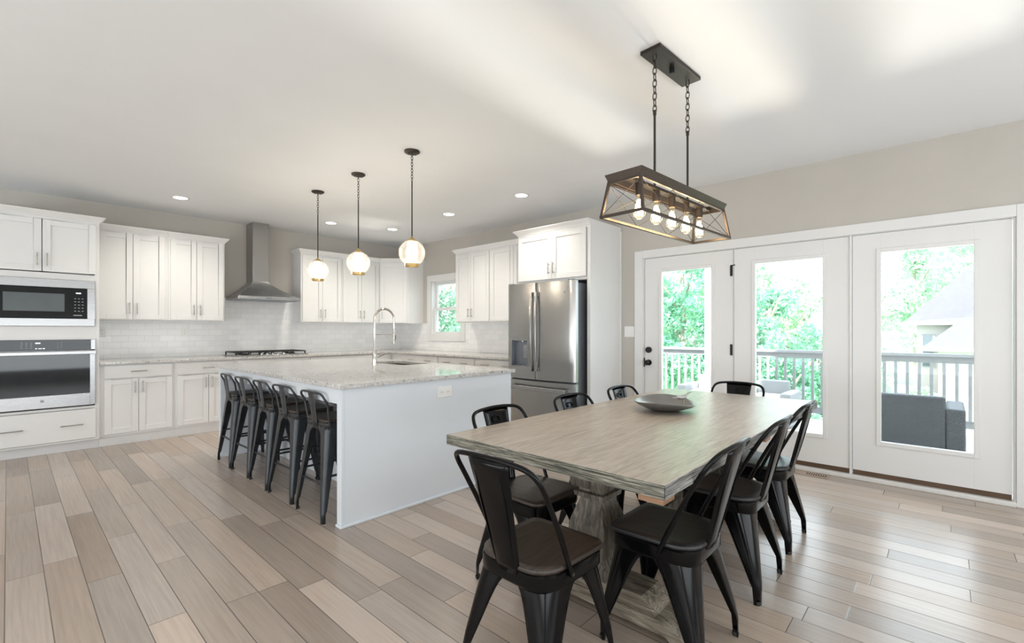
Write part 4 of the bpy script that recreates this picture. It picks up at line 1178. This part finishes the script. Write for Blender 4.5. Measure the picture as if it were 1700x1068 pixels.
tree('green tree in the centre of the middle glass door', 12.3, 19, 5.3, 1.0, 'leafB', 6500, .085, .08)
tree('low green tree at the right of the middle glass door', 9.2, 17, 4.5, 1.3, 'leafA', 9500, .085, .03)
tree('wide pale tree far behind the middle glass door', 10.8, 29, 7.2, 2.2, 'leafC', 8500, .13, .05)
tree('bushy green tree low behind the middle door railing', 12.6, 14.5, 3.4, .9, 'leafA', 7000, .075, .03)
tree('pale tree at the left of the right-hand glass door', 6.3, 21, 4.6, 1.1, 'leafC', 7000, .09, .05)
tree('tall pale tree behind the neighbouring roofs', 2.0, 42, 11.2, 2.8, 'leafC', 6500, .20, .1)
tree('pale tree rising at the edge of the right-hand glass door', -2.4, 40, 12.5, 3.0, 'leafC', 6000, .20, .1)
tree('small fresh green tree below the right railing', 3.4, 14, 2.5, .55, 'leafB', 3000, .06, .05)
tree('pale spreading tree left of the neighbouring house', 5.3, 31, 7.4, 1.5, 'leafC', 7000, .11, .1)
tree('small green tree directly below the railing by the wicker sofa', 1.9, 15.5, 2.5, .5, 'leafB', 3000, .06, .05)
tree('green tree seen through the small kitchen window', 52.5, 17, 6.8, 1.7, 'leafA', 7500, .09, .1)
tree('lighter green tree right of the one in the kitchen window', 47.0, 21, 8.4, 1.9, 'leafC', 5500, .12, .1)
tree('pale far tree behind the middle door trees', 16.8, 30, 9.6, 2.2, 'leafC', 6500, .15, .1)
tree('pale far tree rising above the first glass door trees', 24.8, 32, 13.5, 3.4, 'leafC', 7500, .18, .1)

# neighbouring house: two hipped roofs over pale brick walls
def hip(cx, cy, w_, d_, z0, z1, ov=.35, ridge=.35):
    a, b = w_/2+ov, d_/2+ov
    R = [[(cx-a, cy-b, z0), (cx+a, cy-b, z0), (cx+a, cy+b, z0), (cx-a, cy+b, z0)], [(cx-a*ridge, cy-b*.02, z1), (cx+a*ridge, cy-b*.02, z1), (cx+a*ridge, cy+b*.02, z1), (cx-a*ridge, cy+b*.02, z1)]]
    return MB().rings(R)
hxn, hyn = 24.0, -9.95
t = thing('neighbour_house', 'pale brick house with grey hipped roofs beyond the right-hand glass door', 'house', (hxn, hyn, GZ))
B(-3, 3, -4.6, 3.55, 0, 4.18).build('wall', 'brick', t)
hip(0, -.5, 6, 8.2, 4.2, 9.2, .35, .1).build('roof', 'shingle', t)
MB().box(-3.4, 3.4, -4.98, 3.98, 4.08, 4.2).build('fascia', 'fascia', t)
B(-5.8, -3.01, -4.6, 2.85, 0, 3.2).build('wing_wall', 'brick', t)
hip(-4.4, -.9, 2.9, 7.4, 3.22, 7.2, .5, .1).build('wing_roof', 'shingle', t)
MB().box(-6.4, -2.4, -5.1, 3.3, 3.1, 3.23).build('gutter', 'fascia', t)
for y_ in (3.2,):
    f = B(-3.04, -3.0, y_-.22, y_+.22, 2.3, 3.7).build('window', 'fascia', t); B(-3.06, -3.04, y_-.16, y_+.16, 2.36, 3.64).build('pane', 'darkglass', f)
for y_ in (.9, -1.2):
    f = B(-5.85, -5.8, y_-.4, y_+.4, .9, 2.3).build('window', 'fascia', t); B(-5.87, -5.85, y_-.33, y_+.33, .97, 2.23).build('pane', 'darkglass', f)
# parked car
cxn, cyn = polar(4.1, 24.3)
o = B(15, 20.9, -7.0, -4.0, GZ, GZ+.012).build('driveway', 'asphalt', None); tag(o, kind='structure')
t = thing('parked_car', 'small white car with red tail lights parked below beyond the railing', 'car', (cxn, cyn, GZ+.012), .3)
side = [(-2.0, .35), (-2.05, .75), (-1.85, .95), (-1.35, 1.02), (-.85, 1.42), (.55, 1.45), (1.15, 1.0), (1.9, .85), (2.05, .6), (2.0, .35)]
MB().prism(side, 'y', -.85, .85).build('body', 'carpaint', t, .05, 3)
MB().prism([(-1.22, 1.03), (-.82, 1.37), (.5, 1.39), (1.0, 1.03)], 'y', -.862, .862).build('side_glass', 'carglass', t)
MB().prism([(-1.42, 1.03), (-.93, 1.42), (-.86, 1.40), (-1.33, 1.0)], 'y', -.7, .7).build('rear_glass', 'carglass', t)
for sx in (-1.3, 1.3):
    for sy in (-.82, .82): MB().lathe([(.0, -.1), (.3, -.1), (.32, -.05), (.32, .05), (.3, .1), (0, .1)], (sx, sy, .32), 20, 'y').build('wheel', 'rubber', t)
for s in (-1, 1): B(-2.07, -2.0, s*.55-.14, s*.55+.14, .72, .88).build('tail_light', 'red', t, .01)

# ------------------------------------------------------------------ what shades the added upward sun lamp: house parts and furniture only
bc = bpy.data.collections.new('house_shell')
for o in list(C.objects):
    r = o
    while r.parent: r = r.parent
    n = r.name.split('.')[0]
    if n.startswith(('wall_', 'floor', 'ceiling', 'kitchen_', 'counter_', 'refrig', 'fridge', 'base_', 'door_', 'trim_', 'window_', 'linear_', 'metal_', 'dining', 'kitchen_deck')) and o.type == 'MESH': bc.objects.link(o)
deck_fill.light_linking.blocker_collection = bc
